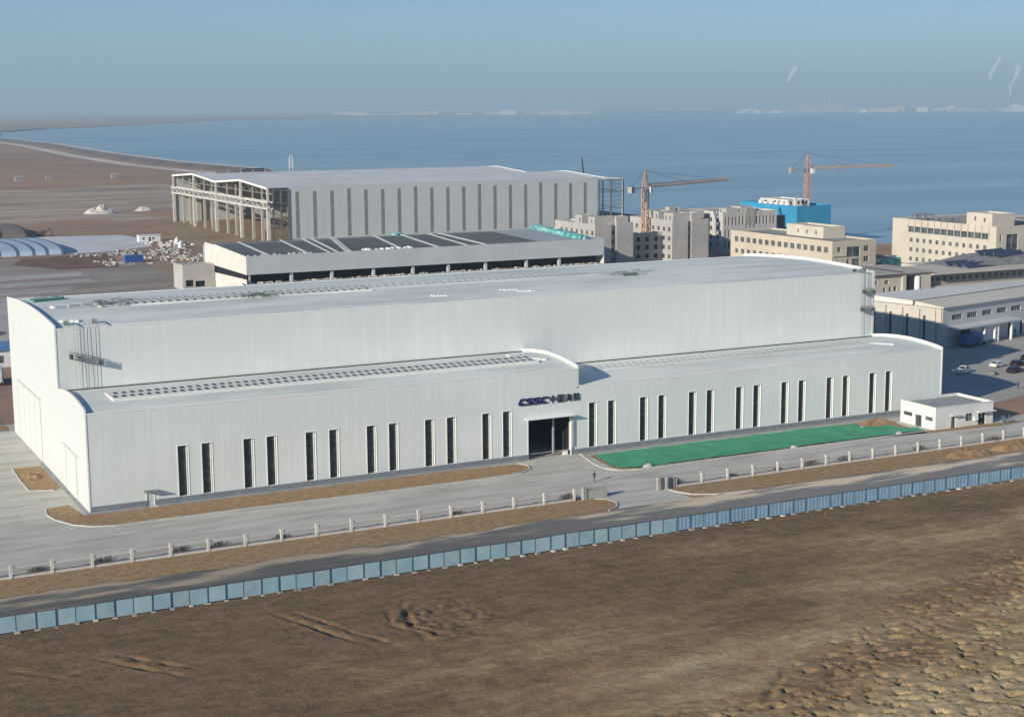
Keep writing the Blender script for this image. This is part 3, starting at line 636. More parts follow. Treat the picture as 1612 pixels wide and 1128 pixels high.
gondola(164.2, 166.9, 21.3, .2, (164.4, 165.0, 165.8, 166.6), 'upper short work platform at the hall corner on the right', zlo=12.6)
gondola(163.8, 166.9, 17.6, .2, (164.1, 166.2), 'lower short work platform at the hall corner on the right', ztop=25.4, zlo=12.6)

# things lying about on the roofs
def sheet_thing(name, pts, h, m, label, cat, group=None, amp=.12):
    x0 = sum(p[0] for p in pts) / len(pts); y0 = sum(p[1] for p in pts) / len(pts); z0 = pts[0][2]
    n = 10; vs = []; fs = []
    A, B, C_, D_ = [Vector(p) for p in pts]
    for i in range(n + 1):
        for j in range(n + 1):
            p = A.lerp(B, i / n).lerp(D_.lerp(C_, i / n), j / n); k = mn.noise(p * 1.1) * amp; e_ = mn.noise(p * 2.3) * .25
            vs.append((p.x + e_, p.y + e_, p.z + h + k + amp))
    N_ = len(vs); vs += [(a, b, c_ - h - amp) for a, b, c_ in vs]
    for i in range(n):
        for j in range(n): a = i * (n + 1) + j; fs.append((a, a + n + 1, a + n + 2, a + 1)); fs.append((a + N_, a + 1 + N_, a + n + 2 + N_, a + n + 1 + N_))
    ring = [i * (n + 1) for i in range(n + 1)] + [n * (n + 1) + j for j in range(1, n + 1)] + [i * (n + 1) + n for i in range(n - 1, -1, -1)] + [j for j in range(n - 1, 0, -1)]
    for a, b in zip(ring, ring[1:] + ring[:1]): fs.append((a, a + N_, b + N_, b))
    o = newmesh(name, vs, fs, m); return tag(o, label, cat, group)
zr = lambda y: zt(PH, y)
sheet_thing('tarpaulin', [(2.2, 54, zr(54)), (8.2, 57, zr(57)), (8.8, 60.5, zr(60)), (2.2, 59.5, zr(60))], .25, mat('green_tarp', (.14, .30, .25), .8), 'green tarpaulin folded on the hall roof at the back left corner', 'tarpaulin')
sheet_thing('roof_sheet', [(3.5, 41.5, zr(42)), (9.5, 43.5, zr(43)), (9.2, 44.8, zr(44)), (3.2, 43, zr(43))], .2, trimm, 'white sheet lying on the hall roof near the left ventilator end', 'sheet', 'loose white sheets on the roofs')
sheet_thing('roof_sheet', [(1.6, 26.5, zr(26)), (4.6, 25.5, zr(25)), (5.0, 26.5, zr(26)), (2.0, 27.6, zr(27))], .15, trimm, 'small white sheet near the front left edge of the hall roof', 'sheet', 'loose white sheets on the roofs')
for x, y, lb in ((69, 27.5, 'single white sheet on the hall roof left of the sheet pair'), (84, 29.0, 'rear white sheet of the pair mid hall roof'), (86.5, 26.5, 'front white sheet of the pair mid hall roof')):
    sheet_thing('roof_sheet', [(x, y, zr(y)), (x + 3.2, y - .7, zr(y - .7)), (x + 3.4, y + .2, zr(y)), (x + .2, y + 1.0, zr(y + 1))], .08, trimm, lb, 'sheet', 'loose white sheets on the roofs', .05)
zl = lambda y: zt(PLB, y)
sheet_thing('roof_sheet', [(77.5, 12.5, zl(12)), (82, 13.5, zl(13)), (82, 15, zl(15)), (77.5, 14, zl(14))], .1, trimm, 'white sheet on the left wing roof beside the curved step wall', 'sheet', 'loose white sheets on the roofs', .05)
sheet_thing('roof_sheet', [(79, 9.2, zl(9)), (81.5, 6.2, zl(6)), (82.3, 6.8, zl(7)), (79.8, 9.9, zl(10))], .1, trimm, 'slim white strip on the left wing roof below the curved step wall', 'sheet', 'loose white sheets on the roofs', .05)
zr2 = lambda y: zt(PRB, y)
sheet_thing('roof_sheet', [(157, 9.5, zr2(9)), (160.5, 6.2, zr2(6)), (161.2, 6.8, zr2(7)), (157.7, 10.2, zr2(10))], .1, trimm, 'slim white strip on the right wing roof near its far end', 'sheet', 'loose white sheets on the roofs', .05)
def frame_pile(x, y, z, lx, ly, h, n, label, m=greysteel, seed=1, w_=.09, name='scaffold_frame'):
    rnd = random.Random(seed); m_ = MB()
    for k in range(n):
        a = (x + rnd.uniform(0, lx), y + rnd.uniform(0, ly), z + .1 + rnd.uniform(0, h)); b = (a[0] + rnd.uniform(-2.6, 2.6), a[1] + rnd.uniform(-1.5, 1.5), z + .1 + rnd.uniform(0, h))
        m_.bar(a, b, w_)
    m_.box(x + lx * .3, x + lx * .7, y + ly * .3, y + ly * .6, z, z + h * .6)
    return tag(m_.build(name, m), label, 'metal frames')
frame_pile(9.5, 38.0, zr(40), 7, 6, .9, 40, 'tangle of grey metal frames at the left end of the hall roof', seed=3)
frame_pile(36.5, 38.2, zr(40), 6, 3.5, 1.0, 26, 'dark heap of metal frames beside the hall roof ventilator', mat('greenish_steel', (.13, .18, .16), .7), seed=4)
frame_pile(113.5, 36.0, zr(37), 8, 2.6, .9, 18, 'small heap of metal frames on the hall roof toward the right', mat('greenish_steel', (.13, .18, .16), .7), seed=5)

# ================================================================ GUARDHOUSE
gh = empty('guardhouse', 'small white flat-roofed guardhouse by the fence at the right end of the wing', 'guardhouse', (152.7, -15, 0))
gx0, gx1, gy0, gy1, gz = 152.7, 167.0, -15.0, -5.3, 4.2
gw = mat('guardhouse_render', (.60, .61, .59), .85, col2=(.70, .71, .69), scale=.3, detail=7)
m_ = MB(); gH = [(3.9, 4.9, 0.0, 2.2), (7.4, 9.2, 1.0, 2.5), (10.6, 12.4, .0, 2.3)]
m_.wall((gx0, gy0, 0), (1, 0, 0), gx1 - gx0, gz, gH, .25)
gW = [(.9, 3.3, 1.55, 2.3), (4.2, 5.9, 0, 2.2), (6.9, 8.9, 1.55, 2.3)]
m_.wall((gx0, gy1, 0), (0, -1, 0), gy1 - gy0, gz, gW, .25)
m_.wall((gx1, gy0, 0), (0, 1, 0), gy1 - gy0, gz, (), .25); m_.wall((gx1, gy1, 0), (-1, 0, 0), gx1 - gx0, gz, (), .25)
m_.build('wall', gw, gh)
MB().box(gx0 + .25, gx1 - .25, gy0 + .25, gy1 - .25, 3.7, 3.85).build('roof', mat('grey_flat_roof', (.30, .32, .32), .9, var=.1), gh)
m_ = MB()
for a in ((gx0 - .06, gx1 + .06, gy0 - .06, gy0 + .22), (gx0 - .06, gx1 + .06, gy1 - .22, gy1 + .06), (gx0 - .06, gx0 + .22, gy0 + .22, gy1 - .22), (gx1 - .22, gx1 + .06, gy0 + .22, gy1 - .22)): m_.box(*a, 4.2, 4.34)
m_.box(gx0 + .22, gx0 + .25, gy0 + .22, gy1 - .22, 3.7, 4.2); m_.box(gx1 - .25, gx1 - .22, gy0 + .22, gy1 - .22, 3.7, 4.2); m_.box(gx0 + .22, gx1 - .22, gy1 - .25, gy1 - .22, 3.7, 4.2)
m_.build('parapet', gw, gh)
for (a, b, c0, d0), nm in zip(gH, ('door', 'window', 'door')):
    p = MB().box(gx0 + a, gx0 + b, gy0 + .22, gy0 + .26, c0, d0).build(nm, glassm if nm == 'window' else darkin, gh)
    MB().box(gx0 + a, gx0 + a + .08, gy0 + .12, gy0 + .2, c0, d0).box(gx0 + b - .08, gx0 + b, gy0 + .12, gy0 + .2, c0, d0).box(gx0 + (a + b) / 2 - .04, gx0 + (a + b) / 2 + .04, gy0 + .12, gy0 + .2, c0, d0).build('frame', greysteel, p)
for (a, b, c0, d0), nm in zip(gW, ('window', 'door', 'window')):
    p = MB().box(gx0 + .22, gx0 + .26, gy1 - b, gy1 - a, c0, d0).build(nm, glassm if nm == 'window' else darkin, gh)
    m_ = MB().box(gx0 + .1, gx0 + .2, gy1 - a - .08, gy1 - a, c0, d0).box(gx0 + .1, gx0 + .2, gy1 - b, gy1 - b + .08, c0, d0)
    for k in range(1, 4): y_ = gy1 - a - (b - a) * k / 4; m_.box(gx0 + .1, gx0 + .18, y_ - .03, y_ + .03, c0, d0)
    m_.build('frame', greysteel, p)
MB().box(gx0 + 3.4, gx0 + 5.4, gy0 - .9, gy0, 2.5, 2.62).box(gx0 + 10.2, gx0 + 14.2, gy0 - 1.0, gy0, 2.55, 2.7).build('canopy', gw, gh)
MB().box(gx0 + 9.3, gx0 + 10.2, gy0 - .45, gy0 - .05, 1.0, 1.7).build('air_conditioner', whitep, gh)
m_ = MB(); rn = random.Random(4)
for k in range(26):
    a = (168.0 + rn.uniform(0, 3.5), -16 + rn.uniform(-.8, .8), .1); m_.bar(a, (a[0] + rn.uniform(-.8, .8), a[1] + rn.uniform(-.4, .4), .3 + rn.uniform(0, 1.1)), .07)
m_.box(168.3, 169.8, -16.3, -15.6, .05, .6); m_.box(170.3, 171.2, -16.2, -15.7, .05, .4)
tag(m_.build('junk_pile', greysteel), 'dark heap of odds and ends on the ground right of the guardhouse', 'junk')

# ================================================================ PERIMETER FENCES
pillarm = mat('pale_fence_pillar', (.60, .58, .54), .85, var=.1, scale=1)
barm = mat('fence_bar', (.22, .21, .20), .6, var=.1)
def fence(xs, y0, y1, label, x_at):
    """pillars, low plinth wall, one barred panel per bay"""
    yy = lambda x: y0 + (y1 - y0) * (x - xs[0]) / (xs[-1] - xs[0])
    t = empty('perimeter_fence', label, 'fence', (xs[0], y0, 0), 0, 'perimeter fences')
    MB().prism([(xs[0], y0 - .12), (xs[-1], y1 - .12), (xs[-1], y1 + .12), (xs[0], y0 + .12)], 2, .02, .32).build('base_wall', pillarm, t)
    for x in xs:
        y = yy(x); MB().box(x - .18, x + .18, y - .18, y + .18, .02, 1.78).box(x - .23, x + .23, y - .23, y + .23, 1.78, 1.88).build('pillar', pillarm, t)
    for a, b in zip(xs, xs[1:]):
        m_ = MB(); ya, yb = yy(a), yy(b)
        m_.bar((a + .18, ya, 1.45), (b - .18, yb, 1.45), .10, .13, 1); m_.bar((a + .18, ya, .5), (b - .18, yb, .5), .06, .06)
        n = 22
        for k in range(1, n): q = k / n; x = a + .24 + (b - a - .48) * q; m_.bar((x, ya + (yb - ya) * q, .42), (x, ya + (yb - ya) * q, 1.5), .03)
        m_.build('railing_panel', [barm, pillarm], t)
    return t
fence([-74.1 + 5.26 * i for i in range(28)], -29.0, -28.35, 'fence of pale pillars and bars running left from the gateway', None)
fence([86.4 + 5.07 * i for i in range(21)], -28.5, -27.2, 'fence of white pillars and bars running right from the gateway', None)
p = MB().box(69.9, 73.6, -28.75, -28.3, .02, 1.5).box(69.3, 69.95, -28.85, -28.2, .02, 2.0).box(69.85, 73.65, -28.8, -28.25, 1.5, 1.6)
tag(p.build('gate_wall', greyconc), 'grey concrete gate wall on the left side of the gateway with a white pier', 'gate wall', 'gate walls')
p = MB().box(83.0, 86.1, -28.8, -28.35, .02, 1.75).box(82.7, 83.25, -29.2, -28.6, .02, 2.1).box(84.2, 84.55, -29.3, -28.8, .02, 2.0).box(82.95, 86.15, -28.85, -28.3, 1.75, 1.84)
tag(p.build('gate_wall', greyconc), 'pale concrete gate wall with two white piers on the right side of the gateway', 'gate wall', 'gate walls')
# construction hoarding
bluep = mat('blue_hoarding_sheet', (.25, .40, .47), .6, col2=(.33, .48, .55), scale=.35, detail=7, lo=.35, hi=.65)
bluep2 = mat('blue_ribbed_sheet', (.20, .33, .44), .55, col2=(.27, .41, .53), scale=.5)
postm = mat('hoarding_post', (.07, .10, .12), .6, var=.2)
footm = mat('hoarding_foot', (.22, .19, .16), .9, col2=(.62, .60, .56), scale=.35, lo=.4, hi=.6)
bluep3 = mat('blue_hoarding_faded', (.29, .43, .49), .6, col2=(.37, .51, .56), scale=.5, detail=8, lo=.35, hi=.65)
bluep4 = mat('blue_hoarding_dusty', (.24, .37, .43), .7, col2=(.35, .46, .50), scale=.8, detail=8, lo=.35, hi=.65)
ho_ = empty('construction_hoarding', 'long pale blue site hoarding of panels on concrete feet along the road', 'hoarding', (0, -51, 0))
PW = 2.28; npan = 80; hx0 = -30.6
for i in range(npan):
    a = hx0 + i * PW; b = a + PW; wob = .05 * math.sin(i * 2.1); rib = i > 44
    m_ = MB(); y = -51 + wob; zb0 = .22 + .06 * math.sin(i * 1.7); n = 4 if not rib else 7
    for k in range(n):
        p0 = a + .012 + (PW - .024) * k / n; p1 = a + .012 + (PW - .024) * (k + 1) / n; dy = (.014 if k % 2 else -.014) if rib else 0.0
        m_.box(p0, p1, y - .02 + dy, y + .02 + dy, zb0, 2.15 + .05 * math.sin(i * 5.3))
    o = m_.build('panel', bluep2 if rib else (bluep, bluep3, bluep, bluep4)[(i * 7) % 4], ho_)
    if rib: o['label'] = 'ribbed darker blue sheet'
for i in range(npan + 1):
    a = hx0 + i * PW; MB().box(a - .03, a + .03, -51.09, -50.93, .1, 2.26).box(a - .03, a + .03, -51.6, -51.1, .12, .2).build('post', postm, ho_)
m_ = MB().box(hx0, hx0 + npan * PW, -50.98, -50.90, 2.19, 2.27); m_.build('top_rail', blackm, ho_)
for i in range(0, npan + 1):
    a = hx0 + i * PW; r_ = random.Random(i); s = .14 + r_.random() * .2; d_ = r_.uniform(-.15, .15); MB().box(a + d_ - s * 1.1, a + d_ + s * 1.1, -51.75 - r_.random() * .3, -51.3, .03, .22 + r_.random() * .16).build('foot', footm, ho_)

# low dead shrubs behind the fences
twig = mat('dry_twigs', (.07, .06, .045), 1, col2=(.15, .125, .09), scale=2)
def shrub(x, y, w_, h, seed, label):
    rnd = random.Random(seed); m_ = MB()
    for k in range(170):
        a = rnd.uniform(0, 6.283); r_ = rnd.random() ** .6; cx = math.cos(a) * r_ * w_; cy = math.sin(a) * r_ * .8; top = h * (1.05 - .5 * r_ * r_) * rnd.uniform(.4, 1)
        b = Vector((cx * .6, cy * .6, 0)); e_ = Vector((cx, cy, top)); d_ = Vector((rnd.uniform(-.3, .3), rnd.uniform(-.3, .3), rnd.uniform(-.1, .3)))
        m_.quad(b, b + Vector((.07, .03, 0)), e_); m_.quad(e_ * .7, e_ * .7 + Vector((.05, 0, .02)), e_ + d_)
        m_.quad(e_, e_ + d_ * .5 + Vector((0, 0, .06)), e_ + Vector((.12, .08, -.1)))
    o = m_.build('dead_shrub', twig); o.location = (x, y, .05); return tag(o, label, 'shrub', 'dry shrubs along the fences')
for i, (x, lb, w_, h) in enumerate([(-12.5, 'dry shrub behind the fence pillars at the far left', 1.6, .8), (-3.9, 'dark dry shrub at the fence below the hall corner', 1.9, 1.0), (6.6, 'dark dry shrub at the fence below the side door', 1.7, 1.0), (11.8, 'long dry shrub at the fence below the second window pair', 2.1, .9), (21.0, 'dry shrub at the fence right of the second window pair', 1.5, .7), (48.5, 'small dry shrub midway along the left fence', 1.3, .6), (67.3, 'dry shrub against the left gate wall', 1.8, 1.2)]):
    shrub(x, -27.7, w_, h, i, lb)
for i, (x, lb, w_, h) in enumerate([(87.6, 'dark dry shrub against the right gate wall', 1.3, .9), (107.5, 'dry shrub at the fence below the middle of the netting', 1.0, .5), (114.4, 'rounded dry shrub at the fence right of the netting middle', 1.6, 1.2), (121.5, 'wide dry shrub behind the fence near the netting lump', 1.9, 1.2), (138.2, 'dark dry shrub at the fence left of the guardhouse', 1.8, 1.1), (155.3, 'dry shrub at the fence below the guardhouse', 1.9, .9), (98.5, 'small dry shrub near the gateway on the right fence', .9, .5)]):
    shrub(x, -27.2, w_, h, 40 + i, lb)

# ================================================================ PEOPLE
def person(x, y, rz, top, legs, label, stride=.22, lean=0., hair=(.02, .018, .015), z=.05, bag=False):
    root = empty('person', label, 'person', (x, y, z), rz)
    J = {'pel': (0, 0, .92), 'chest': (0, -.01 - lean, 1.22), 'neck': (0, -.01 - lean, 1.46), 'head': (0, -.03 - lean, 1.58), 'crown': (0, -.02 - lean, 1.73),
         'lh': (.1, 0, .9), 'lk': (.11, -stride * .6, .48), 'la': (.11, -stride * .5, .08), 'lt': (.12, -stride * .5 - .17, .03),
         'rh': (-.1, 0, .9), 'rk': (-.11, stride * .2, .49), 'ra': (-.11, stride * 1.1, .1), 'rt': (-.12, stride * 1.1 - .15, .03),
         'ls': (.19, 0 - lean, 1.4), 'le': (.25, .08 - lean, 1.13), 'lw': (.25, -.05 - lean, .88), 'lf': (.24, -.1 - lean, .78),
         'rs': (-.19, 0 - lean, 1.4), 're': (-.25, -.02 - lean, 1.13), 'rw': (-.24, -.17 - lean, .93), 'rf': (-.23, -.23 - lean, .84)}
    rad = {'pel': .155, 'chest': .165, 'neck': .065, 'head': .1, 'crown': .075, 'lh': .1, 'rh': .1, 'lk': .07, 'rk': .07, 'la': .05, 'ra': .05, 'lt': .04, 'rt': .04, 'ls': .075, 'rs': .075, 'le': .05, 're': .05, 'lw': .035, 'rw': .035, 'lf': .035, 'rf': .035}
    K = list(J); ed = [('pel', 'chest'), ('chest', 'neck'), ('neck', 'head'), ('head', 'crown'), ('pel', 'lh'), ('lh', 'lk'), ('lk', 'la'), ('la', 'lt'), ('pel', 'rh'), ('rh', 'rk'), ('rk', 'ra'), ('ra', 'rt'), ('chest', 'ls'), ('ls', 'le'), ('le', 'lw'), ('lw', 'lf'), ('chest', 'rs'), ('rs', 're'), ('re', 'rw'), ('rw', 'rf')]
    me = bpy.data.meshes.new('tmp'); me.from_pydata([J[k] for k in K], [(K.index(a), K.index(b)) for a, b in ed], [])
    o = bpy.data.objects.new('tmp', me); COL.objects.link(o)
    o.modifiers.new('s', 'SKIN'); sv = me.skin_vertices[0].data
    for i, k in enumerate(K): sv[i].radius = (rad[k], rad[k] * .85); sv[i].use_root = (k == 'pel')
    o.modifiers.new('u', 'SUBSURF').levels = 2; o.modifiers['u'].render_levels = 2
    dg = bpy.context.evaluated_depsgraph_get(); dg.update(); fm = bpy.data.meshes.new_from_object(o.evaluated_get(dg)); bpy.data.objects.remove(o)
    fm.materials.clear()
    for nm, c_ in (('skin_tone', None), ('jacket_' + str(round(x)), top), ('trousers_' + str(round(x)), legs), ('shoe_leather', (.02, .02, .02))): fm.materials.append(skinm if c_ is None else mat(nm, c_, .9))
    for p_ in fm.polygons:
        c_ = p_.center; hand = abs(c_.x) > .2 and c_.z < .93
        p_.material_index = 0 if (c_.z > 1.47 or hand) else (3 if c_.z < .1 else (2 if c_.z < .93 else 1)); p_.use_smooth = True
    b = bpy.data.objects.new('body', fm); COL.objects.link(b); b.parent = root; ORG[b.name] = ORG[root.name]
    bm = bmesh.new(); bmesh.ops.create_icosphere(bm, subdivisions=2, radius=.112)
    for v in bm.verts: v.co = Vector((v.co.x * .92, v.co.y, v.co.z * 1.05)) + Vector((0, -.005 - lean, 1.665))
    bmesh.ops.delete(bm, geom=[v for v in bm.verts if v.co.z < 1.62 and v.co.y < -.02 - lean], context='VERTS')
    hm2 = bpy.data.meshes.new('hair'); bm.to_mesh(hm2); bm.free(); hm2.materials.append(mat('hair_' + str(round(x)), hair, .8))
    h_ = bpy.data.objects.new('hair', hm2); COL.objects.link(h_); h_.parent = root
    return root
person(76.8, -19.2, R(-70), (.02, .022, .03), (.03, .03, .04), 'person in dark clothes walking on the concrete behind the left gate wall')
person(197.4, 9.0, R(120), (.03, .06, .14), (.03, .035, .07), 'person in blue work clothes standing in the car yard near the right edge', .1)
person(251.6, 66.6, R(200), (.02, .02, .025), (.03, .03, .035), 'person in black standing left of another before the workshop wall', .1)
person(254.6, 67.4, R(160), (.02, .02, .03), (.02, .02, .03), 'person in black standing nearer the right edge before the workshop wall', .12)

# ================================================================ CARS
tyrem = mat('tyre_rubber', (.02, .02, .02), .9); rimm = mat('wheel_rim', (.4, .4, .42), .4, metal=.5); carglass = mat('car_glass', (.015, .02, .025), .1, spec=.6); lampm = mat('head_lamp', (.7, .7, .68), .2); redl = mat('tail_lamp', (.35, .02, .02), .3)
def car(x, y, rz, paint, label, name='parked_car', van=False, group='cars parked in the yard'):
    root = empty(name, label, 'pickup' if van else 'car', (x, y, .06), rz, group)
    L_, W_ = (5.0, 1.8) if van else (4.5, 1.78)
    # side profile (length along x, front at +x); ring cross sections taper at the waist
    low = [(-L_ / 2, .45), (-L_ / 2 + .05, .85), (-L_ / 2 + .35, .98), (-1.2, 1.0), (.95, .96), (1.9, .86), (L_ / 2 - .08, .68), (L_ / 2, .45), (L_ / 2 - .1, .28), (-L_ / 2 + .1, .28)]
    bm = bmesh.new()
    rows = []
    for yy, sc in ((-W_ / 2, .93), (-W_ / 2 + .08, 1.0), (W_ / 2 - .08, 1.0), (W_ / 2, .93)):
        rows.append([bm.verts.new((a * (.985 if sc < 1 else 1), yy, .55 + (b - .55) * sc)) for a, b in low])
    n = len(low)
    for r0, r1_ in zip(rows, rows[1:]):
        for k in range(n): bm.faces.new((r0[k], r0[(k + 1) % n], r1_[(k + 1) % n], r1_[k]))
    bm.faces.new(rows[0][::-1]); bm.faces.new(rows[-1])
    # cabin
    cab = [(-1.9, .98), (-1.35, 1.42), (.25, 1.46), (1.0, .97)] if not van else [(-.35, .98), (-.2, 1.66), (1.1, 1.66), (1.75, .95)]
    c0 = [bm.verts.new((a, -W_ / 2 + (.06 if b < 1 else .22), b)) for a, b in cab]; c1 = [bm.verts.new((a, W_ / 2 - (.06 if b < 1 else .22), b)) for a, b in cab]
    for k in range(4): bm.faces.new((c0[k], c1[k], c1[(k + 1) % 4], c0[(k + 1) % 4]))
    bm.faces.new(c0); bm.faces.new(c1[::-1]); bmesh.ops.recalc_face_normals(bm, faces=bm.faces)
    me = bpy.data.meshes.new('body'); bm.to_mesh(me); bm.free(); me.materials.append(paint)
    b = bpy.data.objects.new('body', me); COL.objects.link(b); b.parent = root
    m_ = MB(); e = .012
    def gl(pts): m_.quad(*pts)
    (ax, az), (bx, bz), (cx, cz), (dx, dz) = cab; wl = W_ / 2 - .06; wh = W_ / 2 - .22
    def lerp(p, q, t): return tuple(p[i] + (q[i] - p[i]) * t for i in range(3))
    for (p0, p1) in (((ax, az), (bx, bz)), ((dx, dz), (cx, cz))):
        s = -1 if p0[0] == ax else 1; A = [(p0[0] + s * e, -wl + .08, p0[1] + e), (p0[0] + s * e, wl - .08, p0[1] + e), (p1[0] + s * e, wh - .06, p1[1] + e), (p1[0] + s * e, -wh + .06, p1[1] + e)]
        m_.quad(lerp(A[0], A[3], .08), lerp(A[1], A[2], .08), lerp(A[1], A[2], .9), lerp(A[0], A[3], .9))
    for s in (-1, 1):
        for t0, t1 in ((.06, .5), (.54, .94)):
            lo0 = ax + (dx - ax) * (.10 + .8 * t0); lo1 = ax + (dx - ax) * (.10 + .8 * t1); hi0 = bx + (cx - bx) * t0; hi1 = bx + (cx - bx) * t1
            m_.quad((lo0, s * (wl + e), az + .05), (lo1, s * (wl + e), az + .05), (hi1, s * (wh + .03), bz - .08), (hi0, s * (wh + .03), bz - .08))
    m_.build('window', carglass, root, world=False)
    for px in (-L_ / 2 + .85, L_ / 2 - .9):
        for s in (-1, 1):
            wv = MB().cyl((px, s * (W_ / 2 - .2), .32), (px, s * (W_ / 2 + .01), .32), .32, n=16).build('wheel', tyrem, root, world=False)
            MB().cyl((px, s * (W_ / 2 + .0), .32), (px, s * (W_ / 2 + .025), .32), .19, n=10).build('rim', rimm, wv, world=False)
    for s in (-1, 1):
        MB().box(L_ / 2 - .1, L_ / 2 + .01, s * .62 - .2, s * .62 + .2, .58, .72).build('headlight', lampm, root, world=False)
        MB().box(-L_ / 2 - .01, -L_ / 2 + .08, s * .66 - .15, s * .66 + .15, .7, .85).build('tail_light', redl, root, world=False)
    if van: MB().box(-2.45, -.4, -.82, .82, .9, 1.0).box(-2.45, -.4, -.88, -.8, .9, 1.25).box(-2.45, -.4, .8, .88, .9, 1.25).build('cargo_bed', paint, root, world=False)
    return root
pw = mat('car_white', (.72, .73, .72), .3, var=.02); pk = mat('car_black', (.02, .022, .026), .25, var=.05); pg = mat('car_silver', (.35, .36, .37), .3, metal=.4, var=.03)
car(214.3, 32.3, R(15), pw, 'white car parked at the head of the row in the right yard')
car(219.2, 31.0, R(15), pk, 'black car parked directly right of the white car')
car(212.0, 24.6, R(10), pk, 'black car parked nearer, below the white car')
car(223.5, 28.0, R(15), pg, 'silver car cut by the right edge of the photo')
car(227.5, 36.0, R(15), pk, 'dark car furthest back at the right edge of the photo')
car(201.2, 29.6, R(20), pw, 'white pickup parked at the rim of the shadow in the right yard', 'pickup_truck', True)
m_ = MB().box(-.9, .9, -.5, .5, .2, .75).bar((-.9, 0, .5), (-1.9, 0, .4), .08).cyl((-.5, -.6, .25), (-.5, .6, .25), .25).cyl((.5, -.6, .25), (.5, .6, .25), .25)
q = m_.build('hand_cart', greysteel); q.location = (205.5, 24.6, .06); q.rotation_euler = (0, 0, .5); tag(q, 'small grey cart on the asphalt between pickup and black car', 'cart')

# ================================================================ RIGHT WORKSHOP (rotated)
rw = empty('workshop', 'pale single-storey workshop with canopy and strip windows right of the hall', 'workshop', (223.3, 60.8, 0), R(12.4))
Wl = mat('workshop_wall', (.50, .52, .52), .8, col2=(.60, .61, .60), scale=.1); wy = mat('workshop_side', (.50, .47, .42), .85, var=.08, scale=.1)
hz_, dep, ln = 10.2, 24, 88
op = [(3.9 + 6.55 * k, 8.2 + 6.55 * k, 6.6, 7.9) for k in range(12)]
dz = [(8.0, 12.0, 0, 4.4), (29.0, 31.2, 0, 4.2), (34.5, 35.8, 0, 4.2), (40, 44, 0, 4.4)]
m_ = MB().wall((0, 0, 0), (1, 0, 0), ln, hz_, op + dz, .3); m_.wall((ln, 0, 0), (0, 1, 0), 9.4, hz_)
m_.build('front_wall', Wl, rw, world=False)
m_ = MB(); m_.wall((0, dep, 0), (0, -1, 0), dep, hz_, [(2.5 + 5.2 * k, 3.3 + 5.2 * k, 1.2, 7.6) for k in range(4)], .3); m_.build('side_wall', wy, rw, world=False)
m_ = MB()
for k in range(1, 5): y_ = dep - 5.2 * k + 3.8; m_.box(-.55, -.01, y_ - .3, y_ + .3, 0, 9.2)
m_.box(-.4, 0, 2.0, 3.0, 0, 9.6); m_.box(-.4, 0, .2, .9, 0, 9.8); m_.build('pilaster', cream2, rw, world=False)
for a, b, c0, d0 in op:
    w_ = MB(); w_.box(a, a + .08, .1, .2, c0, d0); w_.box(b - .08, b, .1, .2, c0, d0); w_.box(a, b, .1, .2, c0, c0 + .07); w_.box(a, b, .1, .2, d0 - .07, d0)
    for k in range(1, 5): xx = a + (b - a) * k / 5; w_.box(xx - .03, xx + .03, .12, .2, c0, d0)
    o = w_.build('window', greysteel, rw, world=False); MB().box(a, b, .22, .26, c0, d0).build('pane', glassm, o, world=False)
for a, b, c0, d0 in dz: MB().box(a, b, .25, .3, c0, d0).build('door', darkin, rw, world=False)
for k in range(4):
    y_ = dep - 2.9 - 5.2 * k; MB().box(.24, .28, y_ - .4, y_ + .4, 1.2, 7.6).build('window', glassm, rw, world=False)
rc = mat('cream_roof', (.55, .52, .44), .8, col2=(.64, .61, .53), scale=.06, stretch=(.3, 1, 1)); rc2 = mat('pale_sheet_roof', (.56, .56, .52), .75, col2=(.66, .66, .62), scale=.05, stretch=(.3, 1, 1))
MB().quad((-.5, -.5, hz_ + .02), (ln, -.5, hz_ + .02), (ln, 8, hz_ + .9), (-.5, 8, hz_ + .9)).quad((-.5, -.5, hz_ - .25), (-.5, -.5, hz_ + .02), (-.5, 8, hz_ + .9), (-.5, 8, hz_ - .25)).quad((-.5, -.5, hz_ - .25), (ln, -.5, hz_ - .25), (ln, -.5, hz_ + .02), (-.5, -.5, hz_ + .02)).build('front_roof', rc, rw, world=False)
MB().box(-.5, ln, 8, 8.6, hz_ + .2, hz_ + .75).build('roof_gutter', mat('olive_gutter', (.20, .19, .12), .8), rw, world=False)
m_ = MB(); nn = 12
for k in range(nn):
    xa = -.7 + 88.7 * k / nn; xb = -.7 + 88.7 * (k + 1) / nn; bk = lambda x_: 24 - .165 * x_
    m_.quad((xa, 8.6, hz_ + .95), (xb, 8.6, hz_ + .95), (xb, bk(xb), hz_ + 1.25), (xa, bk(xa), hz_ + 1.25)); m_.quad((xa, bk(xa), 0), (xa, bk(xa), hz_ + 1.25), (xb, bk(xb), hz_ + 1.25), (xb, bk(xb), 0))
m_.quad((-.7, 8.6, hz_ - .2), (-.7, 24.1, hz_ - .2), (-.7, 24.1, hz_ + 1.25), (-.7, 8.6, hz_ + .95))
m_.build('rear_roof', rc2, rw, world=False)
MB().box(1.5, 29.5, -4.2, 0, 4.75, 5.15).build('canopy', Wl, rw, world=False)
m_ = MB()
for xx in (12.6, 17.2, 18.6, 24.6): m_.box(xx, xx + .45, -3.9, -3.4, 0, 4.75)
m_.box(18.8, 24.2, -.25, -.02, 0, 4.2); m_.build('canopy_column', trimm, rw, world=False)
